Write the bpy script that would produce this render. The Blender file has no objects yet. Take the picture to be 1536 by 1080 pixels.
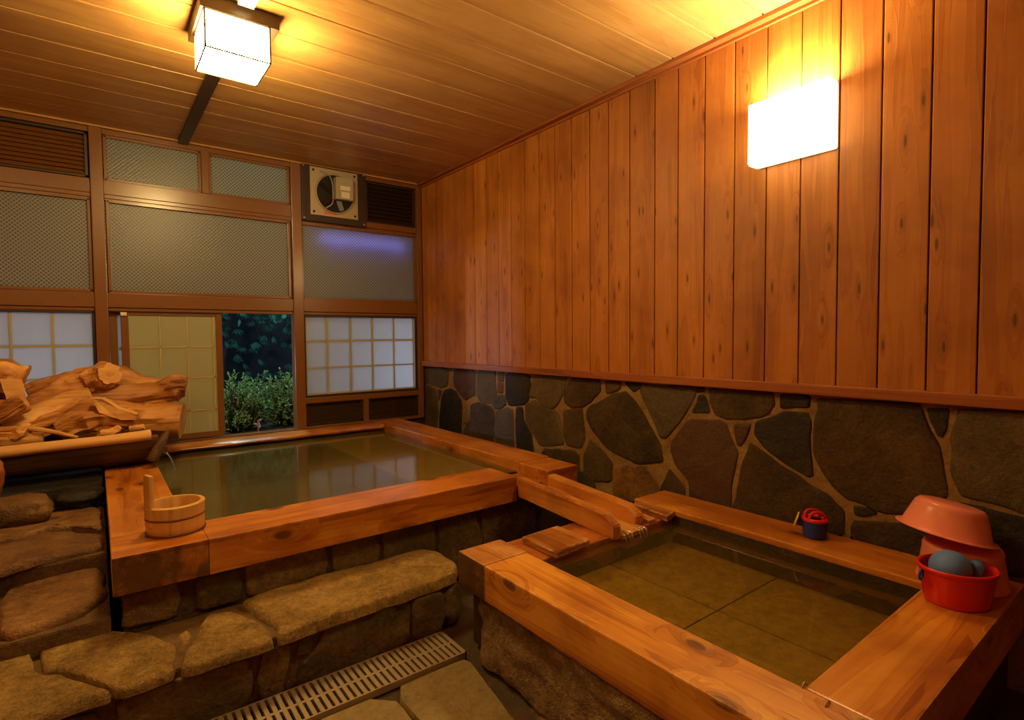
import bpy, bmesh, math, random
from mathutils import Vector, Matrix, noise
PI = math.pi
col = bpy.context.scene.collection
sc = bpy.context.scene

# ------------------------------------------------------------------ objects
def tag(o, label=None, cat=None, group=None, kind=None):
    if label: o['label'] = label
    if cat: o['category'] = cat
    if group: o['group'] = group
    if kind: o['kind'] = kind
    return o
def empty(name, loc, rz=0):
    o = bpy.data.objects.new(name, None); col.objects.link(o)
    o.location = loc; o.rotation_euler = (0, 0, rz); o.empty_display_size = .05
    return o
def obj(name, bm, mat, parent=None, smooth=False, loc=None, auto=None):
    me = bpy.data.meshes.new(name)
    bmesh.ops.recalc_face_normals(bm, faces=bm.faces)
    bm.to_mesh(me); bm.free()
    if smooth:
        for p in me.polygons: p.use_smooth = True
        if auto is not None:
            me.set_sharp_from_angle(angle=math.radians(auto))
    me.materials.append(mat)
    o = bpy.data.objects.new(name, me); col.objects.link(o)
    if parent: o.parent = parent
    if loc: o.location = loc
    return o
def B(): return bmesh.new()

# ------------------------------------------------------------------ shapes
def box(bm, x0, x1, y0, y1, z0, z1, bev=0.0, M=None, cuts=0):
    t = bmesh.new()
    bmesh.ops.create_cube(t, size=1)
    for v in t.verts:
        v.co = Vector(((x0+x1)/2+v.co.x*(x1-x0), (y0+y1)/2+v.co.y*(y1-y0), (z0+z1)/2+v.co.z*(z1-z0)))
    if bev: bmesh.ops.bevel(t, geom=list(t.edges), offset=bev, segments=2, affect='EDGES', profile=.6)
    if M:
        for v in t.verts: v.co = M @ v.co
    merge(bm, t)
def merge(bm, t):
    me = bpy.data.meshes.new('tmp'); t.to_mesh(me); t.free(); bm.from_mesh(me); bpy.data.meshes.remove(me)
def tube(bm, pts, radii, n=20, ridge=0.0, seed=0, caps=True, flat=1.0, up=None, rseg=1):
    """swept log: ridge adds bark-like furrows"""
    pts = [Vector(p) for p in pts]
    if not isinstance(radii, (list, tuple)): radii = [radii]*len(pts)
    if rseg > 1:
        P, R = [], []
        for i in range(len(pts)-1):
            p0 = pts[max(i-1,0)]; p1 = pts[i]; p2 = pts[i+1]; p3 = pts[min(i+2,len(pts)-1)]
            for k in range(rseg):
                t = k/rseg
                P.append(.5*((2*p1)+(-p0+p2)*t+(2*p0-5*p1+4*p2-p3)*t*t+(-p0+3*p1-3*p2+p3)*t**3))
                R.append(radii[i]*(1-t)+radii[i+1]*t)
        P.append(pts[-1]); R.append(radii[-1]); pts, radii = P, R
    rings = []
    d0 = (pts[1]-pts[0]).normalized()
    u = Vector(up) if up else (Vector((0,0,1)) if abs(d0.z) < .9 else Vector((1,0,0)))
    for i, p in enumerate(pts):
        d = (pts[min(i+1,len(pts)-1)]-pts[max(i-1,0)]).normalized()
        a = d.cross(u).normalized(); b = a.cross(d).normalized(); u = b
        ring = []
        for k in range(n):
            th = 2*PI*k/n
            r = radii[i]
            if ridge:
                r *= 1+ridge*(noise.noise(Vector((math.cos(th)*2.2+seed*7.1, math.sin(th)*2.2, i*.12+seed)))
                              + .6*noise.noise(Vector((math.cos(th)*6+seed*3.3, math.sin(th)*6, i*.05)))
                              + .5*noise.noise(Vector((math.cos(th)*1.1, math.sin(th)*1.1+seed*5, i*.35))))
            ring.append(bm.verts.new(p+a*math.cos(th)*r+b*math.sin(th)*r*flat))
        rings.append(ring)
    for i in range(len(rings)-1):
        for k in range(n):
            bm.faces.new((rings[i][k], rings[i][(k+1)%n], rings[i+1][(k+1)%n], rings[i+1][k]))
    if caps:
        for ring in (rings[0], rings[-1]):
            c = sum((v.co for v in ring), Vector())/n
            inner = [bm.verts.new(c+(v.co-c)*.93) for v in ring]
            for k in range(n): bm.faces.new((ring[k], ring[(k+1)%n], inner[(k+1)%n], inner[k]))
            cv = bm.verts.new(c)
            for k in range(n): bm.faces.new((inner[k], inner[(k+1)%n], cv))
def lathe(bm, prof, n=48, c=(0,0,0), a0=0, a1=2*PI, M=None):
    full = abs(a1-a0-2*PI) < 1e-6
    m = n if full else n+1
    rings = []
    for r, z in prof:
        rings.append([bm.verts.new(Vector((c[0]+r*math.cos(a0+(a1-a0)*k/n), c[1]+r*math.sin(a0+(a1-a0)*k/n), c[2]+z))) for k in range(m)])
    for i in range(len(rings)-1):
        for k in range(m if full else m-1):
            try: bm.faces.new((rings[i][k], rings[i][(k+1)%m], rings[i+1][(k+1)%m], rings[i+1][k]))
            except ValueError: pass
    bmesh.ops.remove_doubles(bm, verts=[v for v in bm.verts], dist=1e-6)
    if M:
        for r in rings:
            for v in r:
                if v.is_valid: v.co = M @ v.co
def torus(bm, c, R, r, axis='z', n=40, m=10, sx=1, sy=1, a0=0, a1=2*PI):
    pts = []
    for k in range(n+1):
        t = a0+(a1-a0)*k/n
        x, y = R*math.cos(t)*sx, R*math.sin(t)*sy
        p = {'z':(x,y,0),'y':(x,0,y),'x':(0,x,y)}[axis]
        pts.append(Vector(c)+Vector(p))
    up = {'z':(0,0,1),'y':(0,1,0),'x':(1,0,0)}[axis]
    tube(bm, pts, r, n=m, up=up)
def chaikin(P, it=1, q=.11):
    for _ in range(it):
        Q = []
        for i in range(len(P)):
            a, b = Vector(P[i]), Vector(P[(i+1)%len(P)])
            Q += [a.lerp(b, q), a.lerp(b, 1-q)]
        P = Q
    return P
def resample(P, d):
    Q = []
    for i in range(len(P)):
        a, b = Vector(P[i]), Vector(P[(i+1)%len(P)])
        k = max(1, int((b-a).length/d))
        Q += [a.lerp(b, j/k) for j in range(k)]
    return Q
def slab(bm, poly, M, h, edge=.012, amp=.004, seed=0, jag=.004, step=.03, skirt=0.0, fine=8):
    """an irregular flat stone: poly in 2D, raised by h along local z, rounded rim, uneven face"""
    P = resample(chaikin([Vector((p[0], p[1])) for p in poly], 1), step)
    n = len(P); c = sum(P, Vector((0,0)))/n
    P = [p+Vector((noise.noise(Vector((p.x*14, p.y*14, seed))), noise.noise(Vector((p.x*14, p.y*14, seed+9)))))*jag for p in P]
    size = sum((p-c).length for p in P)/n
    rings = []
    def ring(s, z, a):
        R = []
        for p in P:
            q = c+(p-c)*s
            zz = z + a*(noise.noise(Vector((q.x*5, q.y*5, seed)))*1.6+noise.noise(Vector((q.x*fine*2, q.y*fine*2, seed+3)))*.7)
            R.append(bm.verts.new(M @ Vector((q.x, q.y, zz))))
        rings.append(R)
    ring(1.0, -skirt, 0)
    ring(1.0, h*.35, 0)
    e = min(edge/size, .3)
    ring(1-e*.35, h*.8, amp*.4)
    ring(1-e, h, amp)
    for s in (.86, .72, .58, .44, .3, .16): 
        if s < 1-e-.04: ring(s*(1-e*.2), h, amp)
    for i in range(len(rings)-1):
        for k in range(n):
            bm.faces.new((rings[i][k], rings[i][(k+1)%n], rings[i+1][(k+1)%n], rings[i+1][k]))
    zz = h+amp*1.6*noise.noise(Vector((c.x*5, c.y*5, seed)))
    cv = bm.verts.new(M @ Vector((c.x, c.y, zz)))
    for k in range(n): bm.faces.new((rings[-1][k], rings[-1][(k+1)%n], cv))
def rock(bm, c, s, seed, amp=.28, sub=4, rz=0, ry=0, freq=1.3):
    t = bmesh.new(); bmesh.ops.create_icosphere(t, subdivisions=sub, radius=1)
    M = Matrix.Translation(c) @ Matrix.Rotation(rz, 4, 'Z') @ Matrix.Rotation(ry, 4, 'Y')
    for v in t.verts:
        p = v.co.copy()
        q = Vector((p.x*freq+seed*3.7, p.y*freq, p.z*freq+seed))
        d = noise.noise(q)*1.2+noise.noise(q*2.7)*.45+noise.noise(q*7)*.14
        # squared-off body
        m = max(abs(p.x), abs(p.y), abs(p.z)); p = p.lerp(p/m*.82, .45)
        p *= 1+amp*d
        v.co = M @ Vector((p.x*s[0], p.y*s[1], p.z*s[2]))
    merge(bm, t)

# ------------------------------------------------------------------ materials
class NT:
    def __init__(s, name):
        s.m = bpy.data.materials.new(name); s.m.use_nodes = True
        s.t = s.m.node_tree; s.t.nodes.clear()
        s.out = s.t.nodes.new('ShaderNodeOutputMaterial')
    def n(s, typ, ins=None, **kw):
        nd = s.t.nodes.new('ShaderNode'+typ)
        for k, v in kw.items(): setattr(nd, k, v)
        for k, v in (ins or {}).items():
            sk = nd.inputs[k]
            if hasattr(v, 'links') or isinstance(v, bpy.types.NodeSocket): s.t.links.new(v, sk)
            else: sk.default_value = v
        return nd
    def coord(s): return s.n('TexCoord').outputs['Object']
    def rnd(s): return s.n('NewGeometry').outputs['Random Per Island']
    def map(s, v, scale=(1,1,1), loc=(0,0,0), rot=(0,0,0)):
        return s.n('Mapping', {'Vector': v, 'Scale': scale, 'Location': loc, 'Rotation': rot}).outputs[0]
    def noise(s, v, sc_, det=4, rough=.55, dist=0):
        return s.n('TexNoise', {'Vector': v, 'Scale': sc_, 'Detail': det, 'Roughness': rough, 'Distortion': dist}).outputs['Fac']
    def ramp(s, f, stops, interp='LINEAR'):
        r = s.n('ValToRGB', {'Fac': f}); cr = r.color_ramp; cr.interpolation = interp
        while len(cr.elements) < len(stops): cr.elements.new(.5)
        for e, (p, c) in zip(cr.elements, stops):
            e.position = p; e.color = (c, c, c, 1) if isinstance(c, (int, float)) else (*c, 1)
        return r.outputs['Color']
    def math(s, op, a, b=0.0, c=0.0):
        nd = s.n('Math', {0: a, 1: b, 2: c}, operation=op); return nd.outputs[0]
    def vmath(s, op, a, b=(0,0,0)):
        nd = s.n('VectorMath', {0: a, 1: b}, operation=op); return nd.outputs[0]
    def mix(s, f, a, b, mode='MIX'):
        nd = s.n('Mix', None, data_type='RGBA', blend_type=mode)
        for i, v in ((0, f), (6, a), (7, b)):
            if isinstance(v, bpy.types.NodeSocket): s.t.links.new(v, nd.inputs[i])
            else: nd.inputs[i].default_value = v if i == 0 else (*v, 1) if len(v) == 3 else v
        return nd.outputs[2]
    def bump(s, h, strength=.3, dist=.01):
        return s.n('Bump', {'Height': h, 'Strength': strength, 'Distance': dist}).outputs[0]
    def bsdf(s, color, rough=.5, normal=None, **kw):
        ins = {'Base Color': color if isinstance(color, bpy.types.NodeSocket) else (*color, 1), 'Roughness': rough}
        if normal is not None: ins['Normal'] = normal
        ins.update(kw)
        b = s.n('BsdfPrincipled', ins)
        s.t.links.new(b.outputs[0], s.out.inputs[0]); return b
def lin(r, g, b):
    f = lambda c: (c/255/12.92) if c <= 10 else ((c/255+.055)/1.055)**2.4
    return (f(r), f(g), f(b))

def wood(name, dark, mid, light, axis=0, rough=.45, grain=1.0, knots=1.0, island=True, tone=.35, wet=0.0, coat=0.0, bump=.25, mold=0.0, blotch=.0, edge=0.0, stain=None, kden=(2.3, 4.5), kprob=.65):
    m = NT(name); co = m.coord()
    if island:
        off = m.n('CombineXYZ', {0: m.math('MULTIPLY', m.rnd(), 7.3), 1: m.math('MULTIPLY', m.rnd(), 3.1), 2: m.math('MULTIPLY', m.rnd(), 5.7)}).outputs[0]
        co = m.vmath('ADD', co, off)
    s = [9*grain]*3; s[axis] = .55*grain
    v = m.map(co, s)
    warp = m.noise(m.map(co, [3.5 if i != axis else 1.3 for i in range(3)]), 1.5, 2)
    # knots
    sep = m.n('SeparateXYZ', {0: co}).outputs
    oth = [k for k in range(3) if k != axis]
    vv = m.math('ADD', sep[oth[0]], sep[oth[1]])
    kc = m.n('CombineXYZ', {0: m.math('MULTIPLY_ADD', warp, .25, m.math('MULTIPLY', sep[axis], kden[0])), 1: m.math('MULTIPLY', vv, kden[1]), 2: 0.0}).outputs[0]
    vor = m.n('TexVoronoi', {'Vector': kc, 'Scale': 1.0, 'Randomness': 1.0}, voronoi_dimensions='2D')
    kd = m.math('ADD', vor.outputs['Distance'], m.math('MULTIPLY', m.math('GREATER_THAN', m.n('SeparateColor', {0: vor.outputs['Color']}).outputs[0], kprob), 1.0))
    near = m.ramp(kd, [(0, 1), (.34, 0)])
    v2 = m.vmath('ADD', v, m.n('CombineXYZ', {0: m.math('MULTIPLY', near, 1.1*knots), 1: m.math('MULTIPLY', near, .9*knots), 2: m.math('MULTIPLY', near, 1.0*knots)}).outputs[0])
    fig = m.noise(v2, 1.1, 3, .5, .5)
    rings = m.math('FRACT', m.math('MULTIPLY', fig, 9.0))
    rings = m.ramp(rings, [(0, .0), (.7, .6), (.93, 1), (1, .1)])
    fs = [70*grain]*3; fs[axis] = 2.0*grain
    fine = m.noise(m.map(co, fs), 1.0, 3, .6)
    f = m.math('ADD', m.math('MULTIPLY', fig, .9), m.math('ADD', m.math('MULTIPLY', rings, -.16), m.math('MULTIPLY', fine, .30)))
    c = m.ramp(f, [(.28, dark), (.50, mid), (.78, light)])
    if island:
        t = m.math('MULTIPLY_ADD', m.rnd(), tone, 1-tone/2)
        c = m.mix(1.0, c, m.n('CombineColor', {0: t, 1: m.math('POWER', t, 1.25), 2: m.math('POWER', t, 1.4)}).outputs[0], 'MULTIPLY')
    if knots:
        kn = m.ramp(kd, [(0, 1), (.050*knots, 1), (.075*knots, .3), (.16*knots, 0)])
        c = m.mix(m.math('MULTIPLY', kn, .8), c, (dark[0]*.3, dark[1]*.25, dark[2]*.25))
    if blotch:
        bn = m.noise(m.coord(), 2.6, 4, .6, .4)
        bl = m.ramp(bn, [(.36, (.62, .50, .42)), (.52, (1, 1, 1)), (.70, (1.22, 1.28, 1.2))])
        c = m.mix(blotch, c, bl, 'MULTIPLY')
    if edge:
        g = m.n('NewGeometry').outputs['Normal']; bv = m.n('Bevel', {'Radius': .012}, samples=4).outputs[0]
        dt = m.n('VectorMath', {0: g, 1: bv}, operation='DOT_PRODUCT').outputs['Value']
        em = m.ramp(m.math('SUBTRACT', 1.0, dt), [(.01, 0), (.10, 1)])
        em = m.math('MULTIPLY', em, m.ramp(m.noise(m.coord(), 22, 4, .6), [(.40, 0), (.60, 1)]))
        c = m.mix(m.math('MULTIPLY', em, edge), c, (.80, .52, .22))
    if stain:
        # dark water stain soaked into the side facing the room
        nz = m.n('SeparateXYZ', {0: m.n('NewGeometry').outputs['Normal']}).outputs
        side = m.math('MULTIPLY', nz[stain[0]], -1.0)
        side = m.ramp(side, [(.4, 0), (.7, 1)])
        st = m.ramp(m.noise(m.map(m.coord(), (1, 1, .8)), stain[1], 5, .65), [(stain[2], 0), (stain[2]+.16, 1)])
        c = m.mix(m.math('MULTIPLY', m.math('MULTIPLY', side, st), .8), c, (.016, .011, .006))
    if mold:
        mo = m.ramp(m.noise(m.map(m.coord(), (1,1,1.6)), 3.3, 5, .65), [(.52, 0), (.72, 1)])
        c = m.mix(m.math('MULTIPLY', mo, mold), c, (.018, .014, .008))
    h = m.math('ADD', m.math('MULTIPLY', fine, .5), m.math('MULTIPLY', rings, .3))
    r = m.math('MULTIPLY_ADD', fine, .25, rough-.1)
    m.bsdf(c, r, m.bump(h, bump, .004), **({'Coat Weight': coat, 'Coat Roughness': .25} if coat else {}))
    return m.m

def stone(name, cols, sc_=6, rough=.6, bump=.6, island=True, moss=None, spec=.5, dist=.02, tone=.5):
    m = NT(name); co = m.coord()
    if island:
        k = m.math('MULTIPLY', m.rnd(), 11.0)
        co = m.vmath('ADD', co, m.n('CombineXYZ', {0: k, 1: k, 2: 0.0}).outputs[0])
    a = m.noise(co, sc_, 8, .62, .6); b = m.noise(co, sc_*6, 6, .7); d = m.noise(co, sc_*.45, 3)
    sp = m.noise(co, sc_*16, 3, .8)
    f = m.math('ADD', m.math('MULTIPLY', a, .36), m.math('ADD', m.math('MULTIPLY', b, .32), m.math('ADD', m.math('MULTIPLY', d, .20), m.math('MULTIPLY', sp, .30))))
    st = [(.44+.28*i/(len(cols)-1), c) for i, c in enumerate(cols)]
    c = m.ramp(f, st)
    if island:
        t = m.math('MULTIPLY_ADD', m.rnd(), tone, 1-tone/2)
        c = m.mix(1.0, c, m.n('CombineColor', {0: t, 1: t, 2: t}).outputs[0], 'MULTIPLY')
    if moss:
        mo = m.ramp(m.noise(m.coord(), 3.1, 5, .7), [(.5, 0), (.68, 1)])
        c = m.mix(m.math('MULTIPLY', mo, .75), c, moss)
    h = m.math('ADD', m.math('MULTIPLY', a, 1.0), m.math('ADD', m.math('MULTIPLY', b, .5), m.math('MULTIPLY', sp, .25)))
    r = m.math('MULTIPLY_ADD', b, .4, rough-.2)
    m.bsdf(c, r, m.bump(h, bump, dist), **{'Specular IOR Level': spec})
    return m.m
def plain(name, c, rough=.5, metal=0.0, **kw):
    m = NT(name)
    n = m.noise(m.coord(), 30, 4)
    t = m.math('MULTIPLY_ADD', n, .16, .92)
    cc = m.mix(1.0, c, m.n('CombineColor', {0: t, 1: t, 2: t}).outputs[0], 'MULTIPLY')
    m.bsdf(cc, m.math('MULTIPLY_ADD', n, .12, rough-.06), **{'Metallic': metal, **kw}); return m.m
def glow(name, c, strength):
    m = NT(name); e = m.n('Emission', {'Color': (*c, 1), 'Strength': strength}); m.t.links.new(e.outputs[0], m.out.inputs[0]); return m.m

M = {}
M['panel'] = wood('reddish_cedar_boards', (.30,.088,.009), (.41,.138,.015), (.50,.190,.027), axis=2, rough=.5, knots=.8, tone=.26, blotch=.45, grain=1.1, kden=(2.6, 11.0), kprob=.6)
M['panel_trim'] = wood('reddish_trim_wood', (.20,.05,.010), (.31,.085,.017), (.40,.13,.03), axis=1, rough=.45, knots=0, tone=.1)
M['ceil'] = wood('ceiling_boards', (.38,.19,.052), (.48,.26,.085), (.56,.33,.12), axis=0, rough=.36, knots=0, tone=.14, bump=.06, blotch=.3)
M['gap'] = plain('dark_gap', (.02,.01,.006), .8)
BW = ((.27,.066,.006), (.49,.158,.016), (.66,.28,.036))
M['bathX'] = wood('cypress_rim_along', *BW, axis=0, rough=.3, knots=1.1, tone=.15, coat=.12, bump=.2, blotch=.8, edge=.6)
M['bathY'] = wood('cypress_rim_across', *BW, axis=1, rough=.3, knots=1.1, tone=.15, coat=.12, bump=.2, blotch=.8, edge=.6)
M['oldY'] = wood('weathered_bath_timber', (.32,.09,.009), (.58,.225,.026), (.78,.40,.07), axis=1, rough=.42, knots=1.2, tone=.1, bump=.35, coat=.1, blotch=.8, edge=.9)
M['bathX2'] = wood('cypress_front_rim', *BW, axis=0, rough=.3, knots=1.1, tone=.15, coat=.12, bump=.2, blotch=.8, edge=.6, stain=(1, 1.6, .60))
M['plateY'] = wood('worn_plate_wood', (.14,.04,.006), (.36,.12,.018), (.62,.30,.07), axis=1, rough=.42, knots=1.2, tone=.1, bump=.35, blotch=.9, edge=1.0, mold=.4)
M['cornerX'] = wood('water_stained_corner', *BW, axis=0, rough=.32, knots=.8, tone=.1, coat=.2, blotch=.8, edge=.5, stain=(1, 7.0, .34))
M['stainedX'] = wood('water_stained_timber', (.20,.05,.010), (.36,.10,.02), (.46,.15,.03), axis=0, rough=.35, knots=.7, tone=.1, mold=.8, coat=.2, blotch=.6, edge=.3)
M['stainedY'] = wood('water_stained_end_timber', (.26,.08,.018), (.46,.19,.045), (.66,.36,.12), axis=1, rough=.4, knots=.5, tone=.1, mold=.35, coat=.1, blotch=.8, edge=.8, stain=(0, 4.0, .28))
M['chute'] = wood('chute_wood', (.28,.08,.014), (.52,.18,.03), (.68,.30,.07), axis=1, rough=.3, knots=.4, tone=.2, coat=.3, blotch=.9, edge=.45)
M['frame'] = plain('brown_window_frame', (.20,.078,.019), .30, **{'Coat Weight': .4, 'Coat Roughness': .2})
M['darkframe'] = plain('dark_brown_metal', (.035,.018,.010), .4)
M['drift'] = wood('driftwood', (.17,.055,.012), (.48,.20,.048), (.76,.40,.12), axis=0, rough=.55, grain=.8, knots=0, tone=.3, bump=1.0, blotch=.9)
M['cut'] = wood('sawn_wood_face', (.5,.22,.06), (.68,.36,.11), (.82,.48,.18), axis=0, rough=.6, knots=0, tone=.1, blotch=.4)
M['trough'] = wood('dark_wet_log', (.02,.010,.005), (.055,.026,.010), (.12,.055,.018), axis=0, rough=.5, knots=0, tone=.3, bump=.9, blotch=.8)
M['pail'] = wood('pale_pail_wood', (.48,.25,.065), (.62,.36,.11), (.72,.45,.16), axis=2, rough=.4, knots=0, tone=.2, bump=.1)
M['band'] = plain('dark_copper_band', (.16,.05,.02), .35)
M['mortar'] = stone('wall_mortar', [(.12,.062,.013), (.26,.145,.036), (.40,.25,.08)], 9, .7, .6, island=False)
M['s_d'] = stone('slate_dark', [(.008,.006,.004), (.026,.019,.010), (.058,.041,.020)], 5, .55, .8, tone=.5, spec=.35)
M['s_m'] = stone('slate_brown', [(.016,.009,.003), (.050,.029,.009), (.10,.060,.020)], 5, .55, .8, tone=.4, spec=.3)
M['s_b'] = stone('stone_brown', [(.022,.012,.0035), (.070,.040,.011), (.13,.078,.024)], 5, .6, .8, tone=.4, spec=.3)
M['s_o'] = stone('stone_olive', [(.032,.021,.007), (.085,.056,.017), (.145,.098,.034)], 5, .55, .7, tone=.4)
M['s_r'] = stone('stone_reddish', [(.030,.012,.004), (.070,.028,.009), (.11,.050,.018)], 5, .55, .8, tone=.35)
M['s_l'] = stone('stone_pale', [(.09,.05,.015), (.16,.09,.03), (.22,.13,.045)], 6, .6, .5, tone=.3)
M['s_s'] = stone('stone_stained', [(.04,.020,.007), (.16,.075,.016), (.36,.17,.03)], 3, .5, .6, tone=.2)
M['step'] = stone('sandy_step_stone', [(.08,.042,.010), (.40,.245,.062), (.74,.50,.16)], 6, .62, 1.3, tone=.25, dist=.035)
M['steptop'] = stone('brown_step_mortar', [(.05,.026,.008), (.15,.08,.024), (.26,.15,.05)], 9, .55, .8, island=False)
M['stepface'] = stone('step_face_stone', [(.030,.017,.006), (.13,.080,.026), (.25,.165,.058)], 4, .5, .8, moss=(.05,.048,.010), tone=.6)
M['terrace'] = stone('reddish_terrace_stone', [(.05,.020,.007), (.20,.092,.028), (.38,.21,.075)], 5, .5, 1.2, tone=.4)
M['darkrock'] = stone('wet_black_rock', [(.003,.002,.001), (.011,.007,.003), (.028,.018,.008)], 5, .6, .8, tone=.5)
M['grout'] = stone('dark_wet_mortar', [(.02,.011,.004), (.065,.036,.013), (.12,.07,.026)], 9, .45, .7, island=False)
M['rawstone'] = stone('rough_tub_stone', [(.04,.022,.009), (.26,.155,.060), (.50,.34,.15)], 4, .6, 1.3, moss=(.16,.075,.02), tone=.2, dist=.035)
M['paver'] = stone('floor_paver', [(.08,.055,.020), (.24,.175,.068), (.36,.27,.11)], 3, .5, .5, tone=.2)
M['tubtile'] = stone('bath_floor_tile', [(.12,.080,.012), (.27,.18,.030), (.40,.28,.055)], 30, .6, .3, tone=.12)
M['deep'] = stone('murky_bath_floor', [(.07,.06,.012), (.10,.085,.018), (.13,.11,.026)], 3, .7, .2, island=False)
M['deepbench'] = stone('murky_bath_bench', [(.40,.26,.08), (.48,.32,.11), (.54,.37,.13)], 3, .7, .2, island=False)
M['chrome'] = plain('steel_sheet', (.52,.45,.32), .42, .55)
M['motor'] = plain('grey_motor_housing', (.42,.38,.30), .4)
M['labelw'] = plain('white_sticker', (.8,.78,.72), .5)
M['labelr'] = plain('red_sticker', (.75,.18,.13), .5)
M['black'] = plain('black_void', (.006,.006,.006), .6)
M['steel'] = plain('brushed_drain_steel', (.50,.40,.27), .42, .6)
M['pink'] = plain('pink_plastic', (.86,.27,.19), .25, **{'Subsurface Weight': .15, 'Subsurface Radius': (.02,.01,.008), 'Subsurface Scale': .5})
M['red'] = plain('red_plastic', (.72,.022,.012), .22)
M['bluep'] = plain('blue_plastic', (.016,.045,.34), .3)
M['greyblue'] = plain('slate_blue_rubber', (.10,.22,.62), .6)
M['yellow'] = plain('yellow_plastic', (.85,.6,.05), .35)
M['white'] = plain('white_plastic', (.75,.72,.65), .45)
M['bark'] = stone('garden_bark', [(.02,.015,.01), (.05,.035,.025), (.08,.06,.04)], 12, .8, .8, island=False)
M['soil'] = stone('garden_soil', [(.006,.007,.006), (.012,.014,.012), (.03,.03,.025)], 6, .9, .8, island=False)
LWARM = (1.0, .60, .27)
M['lamp'] = glow('lantern_glow', (1.0, .67, .235), 50)
M['lamp2'] = glow('sconce_glow', (1.0, .72, .30), 36)
M['lamp_added'] = glow('added_lantern_glow', (1.0, .67, .235), 20)
M['lampside'] = glow('sconce_side_glow', (1.0, .74, .36), 3.0)
M['tubelamp'] = glow('blue_tube_glow', (.10, .15, 1.0), 55)

def leafmat(name, c1, c2):
    m = NT(name)
    c = m.ramp(m.rnd(), [(0, c1), (1, c2)])
    d = m.n('BsdfPrincipled', {'Base Color': c, 'Roughness': .45})
    t = m.n('BsdfTranslucent', {'Color': c})
    x = m.n('MixShader', {0: .35, 1: d.outputs[0], 2: t.outputs[0]})
    m.t.links.new(x.outputs[0], m.out.inputs[0]); return m.m
M['leaf1'] = leafmat('azalea_leaf', (.10,.22,.04), (.30,.50,.12))
M['leaf2'] = leafmat('teal_leaf', (.02,.12,.07), (.05,.25,.15))
M['leaf3'] = leafmat('green_leaf', (.03,.14,.02), (.06,.28,.04))
M['leafr'] = leafmat('reddish_leaf', (.35,.12,.07), (.5,.3,.18))

def frost(name, tint, pat=True, tr=.5):
    m = NT(name); co = m.coord()
    if pat:
        # diamond wire-glass relief
        g = []
        for sx, sz in ((1, 1), (1, -1)):
            d = m.n('VectorMath', {0: co, 1: (sx, 0, sz)}, operation='DOT_PRODUCT').outputs['Value']
            g.append(m.math('ABSOLUTE', m.math('SINE', m.math('MULTIPLY', d, PI/.024))))
        f = m.math('SUBTRACT', 1.0, m.math('MULTIPLY', g[0], g[1]))
        c = m.mix(f, tuple(t*.22 for t in tint), tint)
        nb = m.bump(f, .25, .002)
    else:
        f = m.noise(co, 3, 2)
        c = m.mix(f, tuple(t*.93 for t in tint), tint)
        nb = m.bump(m.noise(co, 200, 2), .1, .001)
    d = m.n('BsdfPrincipled', {'Base Color': c, 'Roughness': .34, 'Normal': nb, 'Specular IOR Level': .9})
    t = m.n('BsdfTranslucent', {'Color': c})
    x = m.n('MixShader', {0: tr, 1: d.outputs[0], 2: t.outputs[0]})
    m.t.links.new(x.outputs[0], m.out.inputs[0]); return m.m
M['frost'] = frost('frosted_diamond_glass', (.41,.375,.30), True, .5)
M['shoji'] = frost('white_shoji_panel', (.54,.54,.54), False, .6)
M['doorpanel'] = frost('yellowish_door_panel', (.66,.66,.42), False, .5)
M['kumiko'] = plain('pale_yellow_lattice', (.46,.39,.17), .5)

def water(name, tint, milk, milkc, murkn=0.0, bumpk=.03, bscale=14, rg=.02):
    m = NT(name); co = m.coord()
    nb = m.bump(m.noise(co, bscale, 2), bumpk, .01)
    t = m.n('BsdfTransparent', {'Color': (*tint, 1)})
    d = m.n('BsdfDiffuse', {'Color': (*milkc, 1)})
    a = m.n('MixShader', {0: milk, 1: t.outputs[0], 2: d.outputs[0]})
    g = m.n('BsdfGlossy', {'Color': (1,1,1,1), 'Roughness': rg, 'Normal': nb})
    fr = m.n('Fresnel', {'IOR': 1.33, 'Normal': nb})
    x = m.n('MixShader', {0: fr.outputs[0], 1: a.outputs[0], 2: g.outputs[0]})
    m.t.links.new(x.outputs[0], m.out.inputs[0]); return m.m
M['water1'] = water('murky_spring_water', (.80,.74,.42), .32, (.22,.175,.045), bumpk=.05, bscale=9, rg=.09)
M['water2'] = water('clear_amber_water', (.92,.82,.50), .12, (.26,.17,.03), bumpk=.03)
def pour():
    m = NT('falling_water')
    t = m.n('BsdfTransparent', {'Color': (.95,.95,.95,1)}); g = m.n('BsdfGlossy', {'Color': (1,1,1,1), 'Roughness': .12})
    d = m.n('BsdfDiffuse', {'Color': (.7,.7,.7,1)})
    gd = m.n('MixShader', {0: .4, 1: g.outputs[0], 2: d.outputs[0]})
    x = m.n('MixShader', {0: .28, 1: t.outputs[0], 2: gd.outputs[0]})
    m.t.links.new(x.outputs[0], m.out.inputs[0]); return m.m
M['pour'] = pour()
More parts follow.
